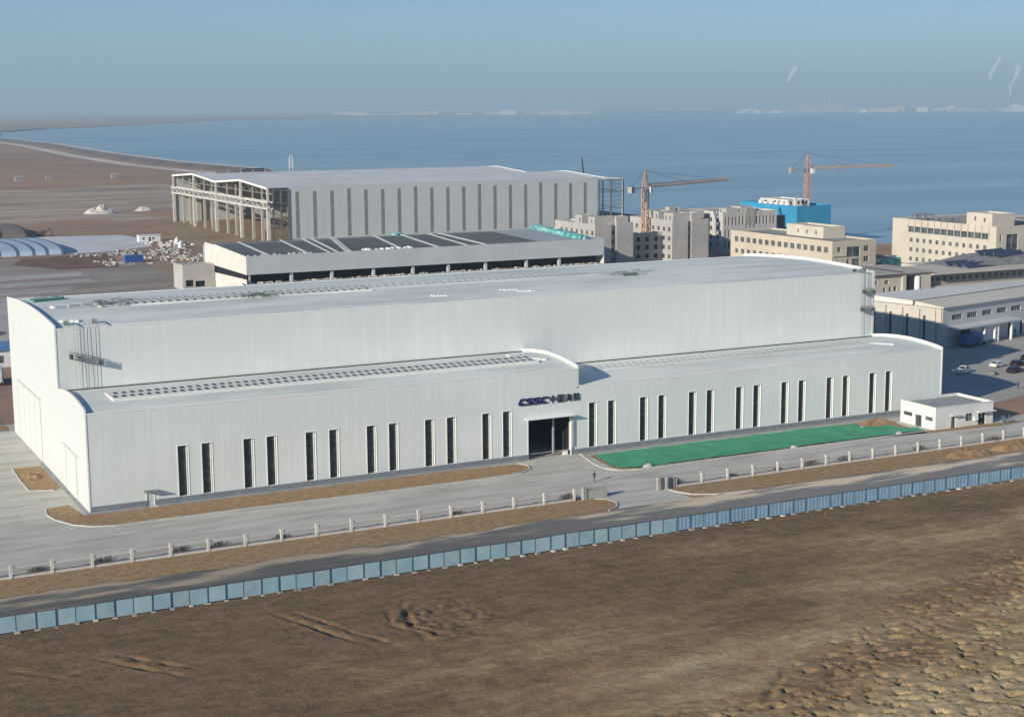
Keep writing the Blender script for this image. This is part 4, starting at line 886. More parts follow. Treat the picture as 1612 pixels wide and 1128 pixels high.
# blue lorry under the canopy
lr = empty('box_lorry', 'blue box lorry in the shade under the workshop canopy', 'lorry', (231.5, 58.8, .06), R(12.4))
blu = mat('lorry_blue', (.03, .09, .24), .5)
MB().box(-4.2, 2.6, -1.2, 1.2, .9, 3.4).build('cargo_box', blu, lr, world=False)
MB().prism([(2.8, .6), (4.7, .6), (4.7, 1.6), (4.4, 2.7), (2.8, 2.8)], 1, -1.1, 1.1).build('cab', mat('lorry_cab', (.25, .3, .38), .5), lr, world=False)
for px in (-3.2, 3.7):
    for s in (-1, 1): MB().cyl((px, s * .85, .5), (px, s * 1.2, .5), .5, n=14).build('wheel', tyrem, lr, world=False)
MB().box(4.66, 4.72, -.9, .9, 1.7, 2.4).build('windscreen', carglass, lr, world=False)

# ================================================================ BUILDINGS BEHIND
def bld(name, label, cat, x0, x1, y0, y1, z1, wm, hf=(), hl=(), group=None, par=.6, roofmt=None, glass=None, dep=.35, z0=0, parent=None, frame=True):
    """box building with real window openings; hf: holes in the front (-y) wall, hl: holes in the left (-x) wall, given as (y from, y to, z, z)"""
    t = parent or empty(name, label, cat, (x0, y0, 0), 0, group)
    m_ = MB()
    m_.wall((x0, y0, z0), (1, 0, 0), x1 - x0, z1 - z0, [(a - x0, b - x0, c - z0, d - z0) for a, b, c, d in hf], dep)
    m_.wall((x0, y1, z0), (0, -1, 0), y1 - y0, z1 - z0, [(y1 - b, y1 - a, c - z0, d - z0) for a, b, c, d in hl], dep)
    m_.wall((x1, y0, z0), (0, 1, 0), y1 - y0, z1 - z0); m_.wall((x1, y1, z0), (-1, 0, 0), x1 - x0, z1 - z0)
    # parapet inner faces and top
    q = .3
    m_.quad((x0, y0, z1), (x1, y0, z1), (x1 - q, y0 + q, z1), (x0 + q, y0 + q, z1)); m_.quad((x1, y0, z1), (x1, y1, z1), (x1 - q, y1 - q, z1), (x1 - q, y0 + q, z1))
    m_.quad((x1, y1, z1), (x0, y1, z1), (x0 + q, y1 - q, z1), (x1 - q, y1 - q, z1)); m_.quad((x0, y1, z1), (x0, y0, z1), (x0 + q, y0 + q, z1), (x0 + q, y1 - q, z1))
    zr_ = z1 - par
    for a, b in (((x0 + q, y0 + q), (x1 - q, y0 + q)), ((x1 - q, y0 + q), (x1 - q, y1 - q)), ((x1 - q, y1 - q), (x0 + q, y1 - q)), ((x0 + q, y1 - q), (x0 + q, y0 + q))):
        m_.quad((*b, zr_), (*a, zr_), (*a, z1), (*b, z1))
    wl = m_.build('wall', wm, t)
    MB().quad((x0 + q, y0 + q, zr_), (x1 - q, y0 + q, zr_), (x1 - q, y1 - q, zr_), (x0 + q, y1 - q, zr_)).build('roof', roofmt or greyconc, t)
    g = glass or glassm
    for a, b, c, d in hf:
        w_ = MB().box(a, b, y0 + dep - .06, y0 + dep, c, d)
        if frame: w_.box((a + b) / 2 - .04, (a + b) / 2 + .04, y0 + dep - .12, y0 + dep - .062, c, d, 1); w_.box(a, b, y0 + dep - .12, y0 + dep - .062, c, c + .08, 1)
        w_.build('window', [g, greyrender], t)
    for a, b, c, d in hl:
        w_ = MB().box(x0 + dep - .06, x0 + dep, a, b, c, d)
        if frame: w_.box(x0 + dep - .12, x0 + dep - .062, (a + b) / 2 - .04, (a + b) / 2 + .04, c, d, 1); w_.box(x0 + dep - .12, x0 + dep - .062, a, b, c, c + .08, 1)
        w_.build('window', [g, greyrender], t)
    return t
FL = [(2.0, 3.7), (5.5, 7.2), (9.0, 10.7), (12.5, 14.2)]
OG = 'grey office blocks under construction'
# office A
t = bld('office_block', 'grey unfinished office block with pale sunlit side, left of the nearer tower crane', 'office block', 243.4, 250.6, 270, 301.5, 16.7, greyrender, [], [(y, y + 1.5, a, b) for y in (271.3, 275.3, 279.3, 283.3, 287.3, 291.3, 295.3) for a, b in FL], OG, glass=darkin)
bld('', '', '', 250.62, 252.8, 271.2, 301.4, 16.9, greyrender, [(251.0, 252.3, a, b) for a, b in FL], [], parent=t, glass=darkin)
bld('', '', '', 252.82, 260.2, 270, 301.3, 17.0, greyrender, [], [], parent=t)
bld('', '', '', 252.9, 258.2, 270.4, 277, 19.3, greyrender, [], [], parent=t, z0=16.6)
bld('', '', '', 244.2, 252.5, 271.6, 276.5, 19.4, greyrender, [], [(273.4, 274.3, 17, 18.4)], parent=t, z0=16.2, glass=darkin)
bld('', '', '', 244.2, 249.5, 281.5, 286.5, 19.6, greyrender, [], [(282.5, 283.5, 16.9, 18.7)], parent=t, z0=16.2, glass=darkin)
t = bld('office_block', 'grey unfinished office block directly right of the nearer tower crane', 'office block', 277.8, 285.0, 270, 301.5, 16.9, greyrender, [], [(y, y + 1.6, a, b) for y in (271.5, 275.2, 279.2, 283.2, 287.2, 291.2, 295.5) for a, b in FL], OG, glass=darkin)
bld('', '', '', 285.02, 286.6, 271.2, 301.4, 17.0, greyrender, [(285.2, 286.3, a, b) for a, b in FL], [], parent=t, glass=darkin)
bld('', '', '', 286.62, 294.6, 270, 301.3, 17.0, greyrender, [], [], parent=t)
bld('', '', '', 286.7, 291.3, 270.4, 278, 19.6, greyrender, [], [], parent=t, z0=16.6)
bld('', '', '', 279.0, 286.4, 271.4, 278.0, 19.6, greyrender, [], [(273, 274, 16.9, 18.3), (276, 276.8, 16.9, 18.3)], parent=t, z0=16.3, glass=darkin)
bld('', '', '', 279.0, 284, 282, 287.5, 19.8, greyrender, [], [(283, 284, 16.9, 18.7)], parent=t, z0=16.3, glass=darkin)
wg = MB().box(260.22, 277.78, 277, 283.5, 0, 11.4).box(260.3, 277.7, 277.1, 277.4, 11.4, 12.1).build('office_block', greyrender); tag(wg, 'lower shaded wing between the two grey office blocks, below the nearer crane', 'office block', OG)
for k in range(4):
    for z_ in (2.2, 5.6, 8.7): newmesh('window', *(lambda b: (b.v, b.f))(MB().box(262 + k * 4.0, 263.5 + k * 4.0, 276.93, 277.02, z_, z_ + 1.7)), darkin, wg)
# office C, long slit windows
sl_ = [(323.0 + 1.75 * k, 323.75 + 1.75 * k) for k in range(15)]
hf = [(a, b, c, d) for (a, b) in sl_ for c, d in ((1.5, 4.8), (6.0, 9.4), (11.2, 14.7))]
t = bld('office_block', 'grey office block with rows of slit windows, just left of the blue building', 'office block', 322, 349.4, 300, 326, 16.9, mat('streaky_render', (.40, .395, .38), .9, col2=(.56, .55, .53), scale=.5, stretch=(1, 1, .15), detail=7), hf, [(y, y + 1.5, a, b) for y in (303, 308, 313, 318) for a, b in FL], OG, glass=darkin, frame=False)
m_ = MB()
for k in range(9): m_.box(333.0 + .62 * k, 333.2 + .62 * k, 299.7, 299.98, 10.2 + (k % 3), 18.6)
m_.box(324, 330, 300.4, 306, 16.4, 18.3); m_.box(331, 337.4, 300.3, 307, 16.4, 18.9); m_.box(338, 341, 301, 310, 16.3, 17.6); m_.build('roof_structure', greyrender, t)
for k in range(14): z_ = .8 + .9 * k
m_ = MB().box(349.42, 355.4, 302, 324, 0, 14.3)
m_.build('glazed_wing', mat('navy_glazing', (.02, .035, .08), .3, col2=(.05, .07, .13), scale=.6), t)
m_ = MB().box(299, 318, 308, 326, 0, 17.2).box(300, 303, 307, 310, 17.2, 19.3).box(304.5, 305.5, 307, 309, 17.2, 19.0)
bt = m_.build('office_block', greyrender); tag(bt, 'low pale roofed grey block seen between two office blocks behind', 'office block', OG)
for k in range(5): newmesh('window', *(lambda b: (b.v, b.f))(MB().box(298.9, 299.02, 309.5 + 3.2 * k, 310.9 + 3.2 * k, 12.5, 14.2)), darkin, bt)

# blue building
t = bld('blue_building', 'bright blue clad building beyond the office blocks with a pale roof', 'building', 377.5, 396.5, 323, 366, 16.3, bluem, [], [], par=.9, roofmt=mat('blue_bld_roof', (.62, .62, .60), .8, var=.1, scale=.1))
bld('', '', '', 378.5, 390.5, 331, 352, 18.6, mat('white_steel', (.6, .6, .58), .7, var=.1), [(379.5 + k * 2.2, 380.9 + k * 2.2, 16.4, 17.9) for k in range(5)], [(333 + k * 3.4, 335.2 + k * 3.4, 16.2, 17.8) for k in range(5)], parent=t, z0=15.5, glass=darkin, frame=False)
for k in range(6): MB().box(377.0, 378.2, 329 + k * 4, 331.2 + k * 4, 16.3, 17.2 + .5 * (k % 2)).build('roof_plant', whitep, t)
m_ = MB(); m_.bar((380, 328, 16), (380, 328, 19.6), .7); m_.bar((380, 328, 19.3), (384, 330, 19.8), .6); m_.build('roof_duct', whitep, t)

# cream office C1
hl = []
for k in range(15):
    y = 175.2 + 3.65 * k
    hl += [(y, y + 2.3, 12.0, 13.9), (y, y + 1.9, 7.9, 9.6), (y, y + 1.9, 4.2, 5.9)]
hf = [(279.9, 281.4, 12.3, 13.9), (291.0, 293.2, 12.2, 14.0), (291.0, 293.2, 8.7, 10.5), (279.7, 280.3, 8.4, 10.0), (291.0, 293.2, 5.0, 6.8)]
t = bld('cream_office', 'cream three-storey office whose long sunlit side faces left above the hall roof', 'office', 277.8, 296.2, 173, 231, 16.0, creamm, hf + [(283.6, 289.4, 7.0, 13.9)], hl, 'cream office buildings')
m_ = MB(); m_.box(283.6, 283.9, 173.0, 173.3, 7, 13.9); m_.box(283.95, 289.4, 173.02, 173.2, 9.9, 10.5); m_.box(285.0, 286.2, 173.1, 173.25, 7, 9.9); m_.box(277.7, 283.4, 172.6, 173.0, 10.9, 11.3)
m_.build('front_frame', cream2, t)
bld('', '', '', 286.2, 295.4, 188.5, 209, 19.4, cream2, [], [(y, y + 1.0, 16.6, 17.9) for y in (192, 197, 202)], parent=t, z0=15.4)
MB().box(278.4, 285.5, 176, 226, 15.41, 15.55).build('roof_covering', mat('dark_grey_roof', (.16, .155, .15), .9, col2=(.26, .25, .24), scale=.8), t)
# C2 large cream office
hl = []
for k in range(12): y = 157.4 + 3.3 * k; hl += [(y, y + 1.5, 11.9, 13.4), (y, y + 1.5, 8.5, 10.0), (y, y + 1.5, 5.2, 6.7), (y - .6, y + 2.2, 15.4, 17.4)]
hf = [(331.8, 332.7, 14.7, 17.2), (331.8, 332.7, 11.0, 13.0), (334.8, 340.0, 10.6, 17.3), (343.0, 344.4, 14.8, 17.2), (343, 344.4, 11.2, 13.2), (348, 350, 14.8, 17.0), (348, 350, 11, 13.2)]
t = bld('cream_office', 'large cream four-storey office with glazed top floor at the right edge behind', 'office', 330.2, 372, 153, 204.5, 20.0, cream2, hf, hl, 'cream office buildings', par=.4)
m_ = MB()
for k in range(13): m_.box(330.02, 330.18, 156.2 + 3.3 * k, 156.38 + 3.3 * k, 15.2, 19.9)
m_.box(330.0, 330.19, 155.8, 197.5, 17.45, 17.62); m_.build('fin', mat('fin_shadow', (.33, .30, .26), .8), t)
m_ = MB()
for k in range(4): m_.box(335.2 + 1.3 * k, 335.6 + 1.3 * k, 153.4, 153.9, 10.6, 17.3)
m_.build('entrance_mullion', mat('lilac_glazing', (.12, .12, .2), .3), t)
bld('', '', '', 331.5, 341.5, 156.5, 168.5, 24.0, cream2, [], [(159.6, 160.5, 21, 22.4), (164, 164.9, 21.3, 22.7)], parent=t, z0=19.0, glass=darkin)
m_ = MB(); rn = random.Random(9)
for k in range(60):
    a = (331.5 + rn.uniform(0, 6), 180 + rn.uniform(0, 18), 19.9); m_.bar(a, (a[0], a[1], 21.0 + rn.uniform(0, 1.6)), .12)
m_.box(331.6, 337, 180, 181, 20.8, 21.0); m_.box(331.6, 337, 190, 197, 21.6, 21.75); m_.build('roof_scaffold', greysteel, t)
bld('', '', '', 350, 372, 158, 180, 21.0, cream2, [], [], parent=t, z0=19.2)
# low entrance hall of C2 with sloping grey roof + solar panels
lw = empty('link_building', 'low wing with sloping grey roof joined to the large cream office', 'building', (300, 138, 0))
MB().box(298.5, 330, 152.5, 163, 0, 8.6).box(327, 345, 140, 152.4, 0, 8.6).build('wall', cream2, lw)
MB().prism([(296, 8.7), (347, 8.7), (345, 9.0), (333, 12.4), (316, 11.6), (300, 9.4)], 1, 135.5, 152.8).build('roof', mat('slate_roof', (.16, .165, .17), .85, col2=(.26, .265, .27), scale=.4), lw)
def solar(x, y, z, label):
    s_ = empty('solar_array', label, 'solar panels', (x, y, z), R(8), 'solar arrays')
    for r_ in range(3): MB().quad((0, r_ * 3.6, .1), (14, r_ * 3.6, .1), (14, r_ * 3.6 + 2.4, 1.5), (0, r_ * 3.6 + 2.4, 1.5)).quad((0, r_ * 3.6 + 2.42, 1.46), (14, r_ * 3.6 + 2.42, 1.46), (14, r_ * 3.6 + .02, .06), (0, r_ * 3.6 + .02, .06)).build('panel_row', mat('solar_cell', (.04, .05, .08), .25, var=.2), s_, world=False)
    m_ = MB()
    for r_ in range(3):
        for xx in (.3, 4.8, 9.2, 13.7): m_.bar((xx, r_ * 3.6 + 2.3, 0), (xx, r_ * 3.6 + 2.3, 1.4), .12)
    m_.build('rack', greysteel, s_, world=False)
# C3 long low cream building
c3 = bld('cream_block', 'long low cream building with a row of small windows behind the workshop', 'building', 250, 269.2, 129, 150, 9.6, cream2, [(262.7 + 0, 264.3, 7.0, 8.1), (254, 257, 7.0, 8.1), (258.4, 260, 7, 8.1), (264.4, 265.4, 4.6, 6.0), (266.3, 267.4, 4.7, 6.1), (262.2, 263.2, 4.5, 5.9)], [], 'cream office buildings', par=.2)
m_ = MB(); m_.box(269.22, 270.6, 128.4, 150, 0, 10.2); m_.box(276.4, 280.4, 128.6, 150, 0, 9.9); m_.box(270.6, 276.4, 128.8, 150, 9.1, 10.1); m_.build('pier', cream2, c3)
m_ = MB()
for k in range(8):
    a0 = math.pi / 2 * k / 8; a1 = math.pi / 2 * (k + 1) / 8
    P = lambda a, r: (276.38 - 1.9 * (1 - math.sin(a)) * (r), 4 + 5 * math.cos(a) if False else 0)
m_.cyl((275.6, 129.2, 0), (275.6, 129.2, 8.9), .9, .9, 14); m_.build('rounded_column', whitep, c3)
MB().box(270.6, 276.4, 134, 134.2, 0, 9.1).build('dark_opening', mat('shade_glass', (.05, .045, .06), .5), c3)
bld('', '', '', 280.42, 372, 131, 148, 8.8, mat('grey_strip_wall', (.33, .32, .30), .85, var=.08), [(282.2 + 2.62 * k, 283.5 + 2.62 * k, 6.5, 7.8) for k in range(34)], [], parent=c3, par=.1)
MB().box(280.42, 374, 127.6, 149.5, 8.95, 9.35).box(280.4, 372, 129.6, 130.9, 3.6, 5.2).build('eave_slab', cream2, c3)
MB().box(248, 281, 127.8, 151, 9.95, 10.2).build('roof_slab', mat('cream_grey_roof', (.42, .38, .33), .85, var=.1, scale=.1), c3)
solar(300, 133.5, 9.4, 'nearer solar array on the low cream building roof'); solar(316, 137, 11.9, 'solar array on the sloping grey roof beside the large cream office')
bld('teal_shed', 'small dark roofed shed with teal wall between the two cream offices', 'shed', 300, 322, 190, 215, 7.2, tealm, [(309, 313, 1, 6)], [], roofmt=darkroof, par=.1)
bld('low_block', 'low cream block with flat roof in front of the cream office', 'building', 268, 290, 152, 168, 8.2, cream2, [(270 + 3 * k, 271.5 + 3 * k, 5, 6.6) for k in range(6)], [], 'cream office buildings')

# ---------------------------------------------------------------- roof under construction (W2)
w2 = empty('unfinished_workshop', 'long unfinished workshop with dark felt roof and open strip below grey fascia', 'workshop', (99.8, 243, 0))
X0, X1, Y0, Y1 = 99.8, 231.6, 243.0, 293
m_ = MB().box(X0 + .02, X1, Y0, Y0 + .5, 8.1, 14.0); m_.build('fascia', w2wall, w2)
MB().box(X0 + .02, X1, Y0 - .4, Y0 + .45, 0, 5.1).box(X0, X1, Y0 + .45, Y0 + 5, 4.6, 5.0).build('lower_wall', greyrender, w2)
m_ = MB(); rn = random.Random(3)
for k in range(9): a = X0 + .5 + 14.2 * k + rn.uniform(-1, 1) * (k > 0); MB().box(a, a + .9, Y0 + .6, Y0 + 1.5, 5.1, 8.1).build('column', w2wall, w2)
m_ = MB()
for k in range(8): a = X0 + 3.4 + 14.2 * k
m_.box(X0 + .5, X1, Y0 + 6, Y0 + 6.2, 0, 13).build('dark_interior', darkin, w2)
# left end wall: two panels above and below a dark strip
m_ = MB(); m_.quad((X0, Y0, 8.1), (X0, 279, 8.1), (X0, 279, 15.3), (X0, Y0, 14.0)); m_.quad((X0, Y0, 0), (X0, 279, 0), (X0, 279, 5.7), (X0, Y0, 6.6))
m_.quad((X0 + .6, 280, 0), (X0 + .6, Y1, 0), (X0 + .6, Y1, 14.9), (X0 + .6, 280, 14.9)); m_.quad((X0, 279, 0), (X0 + .6, 280, 0), (X0 + .6, 280, 14.9), (X0, 279, 15.3)); m_.build('end_wall', mat('warm_white_panel', (.64, .63, .58), .8, var=.08, scale=.2), w2)
MB().box(X0 + .5, X0 + .7, Y0 + .6, 279, 5.0, 8.6).build('end_opening', darkin, w2)
m_ = MB().quad((X1, Y0, 0), (X1, Y1, 0), (X1, Y1, 14), (X1, Y0, 14)).quad((X0, Y1, 0), (X0, Y1, 14), (X1, Y1, 14), (X1, Y1, 0)).build('rear_wall', w2wall, w2)
rf = MB().quad((X0 + .02, Y0 + .5, 13.9), (206, Y0 + .5, 13.9), (212, 296, 13.9), (X0 + 4.5, 298, 13.9)).build('dark_roof', darkroof, w2)
MB().quad((206.02, Y0 + .5, 13.92), (X1, Y0 + .5, 13.92), (X1 + .5, 298, 13.92), (212.02, 296, 13.92)).build('bare_roof', lightroof, w2)
for (a, b), (c_, d_), wd in [((113.8, 297), (107.4, 243.6), .9), ((129.2, 297), (120.8, 243.6), .9), ((137.7, 297), (128, 243.6), .7), ((140.9, 297), (130.9, 243.6), .8), ((149, 297), (134.7, 243.6), 2.0), ((165.3, 297), (153.5, 243.6), .9), ((175.9, 297), (166.8, 243.6), 1.0), ((186.1, 295), (177.9, 243.6), .8), ((190.5, 295), (184.8, 243.6), 1.1)]:
    MB().bar((a, b, 14.1), (c_, d_, 14.1), wd, .25).build('roof_batten_strip', mat('pale_strip', (.55, .57, .56), .7), rf)
def lumps(name, rnd, n, fx, m, label, cat, group=None, size=(.3, .9)):
    m_ = MB()
    for k in range(n):
        x, y, z = fx(rnd); s = rnd.uniform(*size); a = rnd.uniform(0, 3.1); ca, sa = math.cos(a), math.sin(a)
        pts = [(dx * s * rnd.uniform(.6, 1.1), dy * s * .7 * rnd.uniform(.6, 1.1), dz * s * .6) for dx, dy, dz in ((-1, -1, 0), (1, -1, 0), (1, 1, 0), (-1, 1, 0), (-.7, -.7, 1), (.7, -.6, .9), (.6, .7, 1), (-.7, .6, .8))]
        pts = [(x + p[0] * ca - p[1] * sa, y + p[0] * sa + p[1] * ca, z + p[2]) for p in pts]; i = len(m_.v); m_.v += pts
        for f in ((0, 3, 2, 1), (4, 5, 6, 7), (0, 1, 5, 4), (1, 2, 6, 5), (2, 3, 7, 6), (3, 0, 4, 7)): m_.f.append(tuple(i + q for q in f)); m_.m.append(0)
    return tag(m_.build(name, m), label, cat, group)
for i, (a, b, lb) in enumerate([(101, 125, 'white sacks and rubble on the ledge at the left end of the unfinished workshop'), (125, 160, 'white sacks and rubble on the ledge left of the middle of the unfinished workshop'), (160, 200, 'rubble on the ledge right of the middle of the unfinished workshop'), (200, 230, 'pale sacks on the ledge at the right end of the unfinished workshop')]):
    lumps('building_rubble', random.Random(20 + i), int((b - a) * 1.4), lambda r, a=a, b=b: (r.uniform(a, b), 243.6 + r.uniform(0, 1.5), 5.05), debrism, lb, 'rubble', 'rubble on the unfinished workshop')
lumps('insulation_scrap', random.Random(31), 26, lambda r: (r.uniform(100.5, 128), 243.9 + r.random(), 13.95), mat('grey_scrap', (.42, .44, .45), .8), 'grey scraps along the roof edge at the left of the unfinished workshop', 'scraps', 'scraps on the roof edge')
lumps('insulation_scrap', random.Random(32), 26, lambda r: (r.uniform(141, 158), 244.2 + r.random() * 1.5, 13.95), whitep, 'white scraps on the roof edge midway along the unfinished workshop', 'scraps', 'scraps on the roof edge', (.4, 1.1))
lumps('teal_sheeting', random.Random(33), 130, lambda r: (lambda t_: (233.5 - 9 * t_ + r.uniform(-1.6, 1.6), 300 - 55 * t_ + r.uniform(-3, 3), 14.0))(r.random()), tealm, 'crumpled teal and white sheeting on the right end of the unfinished workshop roof', 'sheeting', None, (.9, 2.2))
lumps('teal_sheeting', random.Random(34), 16, lambda r: (r.uniform(172.5, 177), 298 + r.uniform(-2, 2), 13.95), tealm, 'small teal sheeting heap on the back edge of the dark felt roof', 'sheeting', None, (.5, 1.2))
MB_ = MB().wall((88.9, 280, 0), (1, 0, 0), 11, 8.6, [(1.0, 3.6, 1.2, 3.4), (4.3, 7.6, 1.0, 3.0)], .4).quad((88.9, 280, 0), (88.9, 280, 8.6), (88.9, 292, 8.6), (88.9, 292, 0)).quad((88.9, 280, 8.2), (99.7, 280, 8.2), (99.7, 292, 8.2), (88.9, 292, 8.2))
an = MB_.build('concrete_annex', greyrender); tag(an, 'small raw concrete annex at the left end of the unfinished workshop', 'annex')
m_ = MB()
for k in range(12): m_.box(89.1 + k * .9, 89.25 + k * .9, 280.1, 280.3, 8.6, 8.6 + random.uniform(.2, .9))
m_.build('starter_bar', blackm, an); MB().box(89.2, 99.5, 280.6, 280.8, .2, 3.6).build('dark_opening', darkin, an)

# ---------------------------------------------------------------- big shipbuilding hall
bh = empty('erection_hall', 'huge grey-white shed with open steel end frames standing by the water', 'shed', (171, 440, 0))
gw2 = cladding('grey_cladding', (.52, .56, .57), 0, rib=2.2, dark=.92)
Hx0, Hx1, yf, yb_ = 171, 342.5, 440, 605
GB = [(440, 25.2), (481, 27.4), (523, 25.0), (564, 27.4), (605, 25.2)]
m_ = MB().wall((181, yf, 0), (1, 0, 0), Hx1 - 181, 25.7); m_.wall((Hx1, yb_, 0), (-1, 0, 0), Hx1 - Hx0, 25.4)
m_.prism([(440.05, 0), (604.9, 0)] + [(y, z + .1) for y, z in GB[::-1]], 0, Hx1 - .05, Hx1 + .3)
m_.build('clad_wall', gw2, bh)
m_ = MB()
for (y, z), (y2, z2) in zip(GB, GB[1:]):
    for k in range(12): a = Hx0 - .5 + (347.5 - Hx0) * k / 12; b = Hx0 - .5 + (347.5 - Hx0) * (k + 1) / 12; m_.quad((a, y, z), (b, y, z), (b, y2, z2), (a, y2, z2))
m_.build('roof', mat('white_roof_sheet', (.55, .58, .58), .7, col2=(.66, .68, .67), scale=.04), bh)
m_ = MB()
for (y, z), (y2, z2) in zip(GB, GB[1:]): m_.bar((Hx0 - .5, y, z - .1), (Hx0 - .5, y2, z2 - .1), .5, .9)
m_.build('gable_fascia', trimm, bh); m_ = MB()
for (y, z), (y2, z2) in zip(GB, GB[1:]): m_.bar((347.4, y, z - .1), (347.4, y2, z2 - .1), .3, .7)
m_.build('gable_fascia', trimm, bh)
stw = mat('strip_glazing', (.16, .175, .18), .5, col2=(.24, .255, .26), scale=.5)
for k in range(-1, 18):
    x = 193.2 + 8.37 * k; q = MB().box(x - .75, x + .75, yf - .1, yf + .1, 2.2, 23.2 + (.8 if k % 4 == 2 else 0)).build('strip_window', stw, bh)
    MB().box(x - .8, x + .8, yf - .16, yf - .11, 15.2, 15.7).box(x - .84, x - .75, yf - .13, yf, 2.2, 23.2).build('frame', mat('strip_frame', (.3, .32, .33), .6), q)
whs = mat('white_steel_column', (.55, .55, .52), .6, var=.1); ccol = mat('concrete_column', (.42, .38, .32), .85, var=.1)
for y, z in GB: MB().box(Hx0 - .7, Hx0 + .7, y - .7, y + .7, 0, 16).box(Hx0 - .45, Hx0 + .45, y - .45, y + .45, 16, z).build('end_column', whs, bh)
for y in (453.5, 467.5, 494.5, 509, 536, 550, 577.5, 591): MB().box(Hx0 + 1, Hx0 + 2.2, y - .55, y + .55, 0, 15.6).box(Hx0 + 1.3, Hx0 + 1.9, y - .25, y + .25, 15.6, 24.6).build('intermediate_column', ccol, bh)
for i in range(1, 14):
    x = Hx0 + 12.5 * i; MB().box(x - .6, x + .6, 522.3, 523.7, 0, 24.8).build('inner_column', ccol, bh)
    if i % 2: MB().box(x - .6, x + .6, 602.5, 603.8, 0, 24.8).build('inner_column', ccol, bh)
m_ = MB(); zc0, zc1 = 15.9, 18.9
for xx in (Hx0 - .9, Hx0 + 1.6):
    m_.bar((xx, 438, zc1), (xx, 607, zc1), .45, .7); m_.bar((xx, 438, zc0), (xx, 607, zc0), .45, .7)
    n = 40
    for k in range(n): a = 438 + 169 * k / n; b = 438 + 169 * (k + 1) / n; m_.bar((xx, a, zc0 if k % 2 else zc1), (xx, b, zc1 if k % 2 else zc0), .3)
m_.build('crane_girder', whs, bh)
m_ = MB()
for i in range(0, 8):
    x = Hx0 + 3 + 24 * i
    for (y, z), (y2, z2) in zip(GB, GB[1:]):
        zl_ = 22.2; m_.bar((x, y, zl_), (x, y2, zl_), .35); n = 8
        for k in range(n):
            a = y + (y2 - y) * k / n; b = y + (y2 - y) * (k + 1) / n; za = z + (z2 - z) * k / n - .4; zb = z + (z2 - z) * (k + 1) / n - .4
            m_.bar((x, a, zl_ if k % 2 else za), (x, b, zb if k % 2 else zl_), .22); m_.bar((x, a, za), (x, b, zb), .3)
m_.build('roof_truss', greysteel, bh)
def openbay(x0, x1, name):
    m_ = MB(); cols = [x0, (x0 + x1) / 2, x1]
    for x in cols: m_.box(x - .35, x + .35, yf - .3, yf + .3, 0, 24.4)
    for z in (24.2, 18.5, 10.0): m_.bar((x0, yf, z), (x1, yf, z), .35)
    for z in range(11, 24, 2):
        m_.bar((cols[1], yf, z), (x1, yf, z + 2), .16); m_.bar((cols[0], yf, z + .9), (x1, yf, z + .9), .12)
        m_.bar((x1, yf, z), (cols[1], yf, z + 2), .12)
    m_.build(name, mat('bay_steel', (.12, .13, .145), .7, var=.2), bh)
openbay(173.5, 181, 'open_bay_frame'); openbay(343.6, 357.6, 'open_bay_frame')
m_ = MB()
for y in (440, 460, 481, 502, 523): m_.box(357.2, 357.9, y - .3, y + .3, 0, 25); m_.bar((343.5, y, 24.6), (357.5, y, 24.6), .3)
for z in (24.6, 18.5, 10): m_.bar((357.5, 440, z), (357.5, 523, z), .3)
m_.build('open_end_frame', whs, bh)
m_ = MB()
for k in range(24): y = 605; x = 173 + 7.2 * k; m_.box(x - .3, x + .3, y - .3, y + .3, 25.2, 27.2 + (k % 3) * .4)
m_.bar((172, 605, 26.9), (346, 605, 26.9), .15); m_.build('roof_rail', mat('rail_steel', (.25, .28, .30), .7), bh)
m_ = MB()
for x in (345.5, 352.5): m_.bar((x, 474, 24.7), (x + .3, 474, 26.5), .6)
# mobile crane jib
q = empty('mobile_crane', 'thin black crane boom sticking up at the right end of the huge shed', 'crane', (353, 470, 0))
MB().bar((354.6, 469, 1.8), (350.6, 470, 34.4), .55).build('boom', blackm, q); MB().box(352.6, 355.8, 466.5, 470.5, .9, 3.4).build('cab', mat('crane_cab', (.5, .4, .1), .6), q); MB().box(351, 357, 465.5, 471.5, 0, .9).build('track', blackm, q)
# white arch-topped mast behind the shed
q = empty('arch_mast', 'slim white arch-topped structure rising behind the huge shed roof', 'mast', (250.3, 640, 0))
m_ = MB(); A = [(249.4, 0), (249.4, 31.8), (249.7, 33.0), (250.3, 33.6), (250.9, 33.0), (251.2, 31.8), (251.2, 0)]
for a, b in zip(A, A[1:]): m_.bar((a[0], 640, a[1]), (b[0], 640, b[1]), .55)
m_.build('arch_frame', whitep, q); MB().box(249.7, 250.9, 639.9, 640.1, 0, 26).build('infill', greysteel, q)

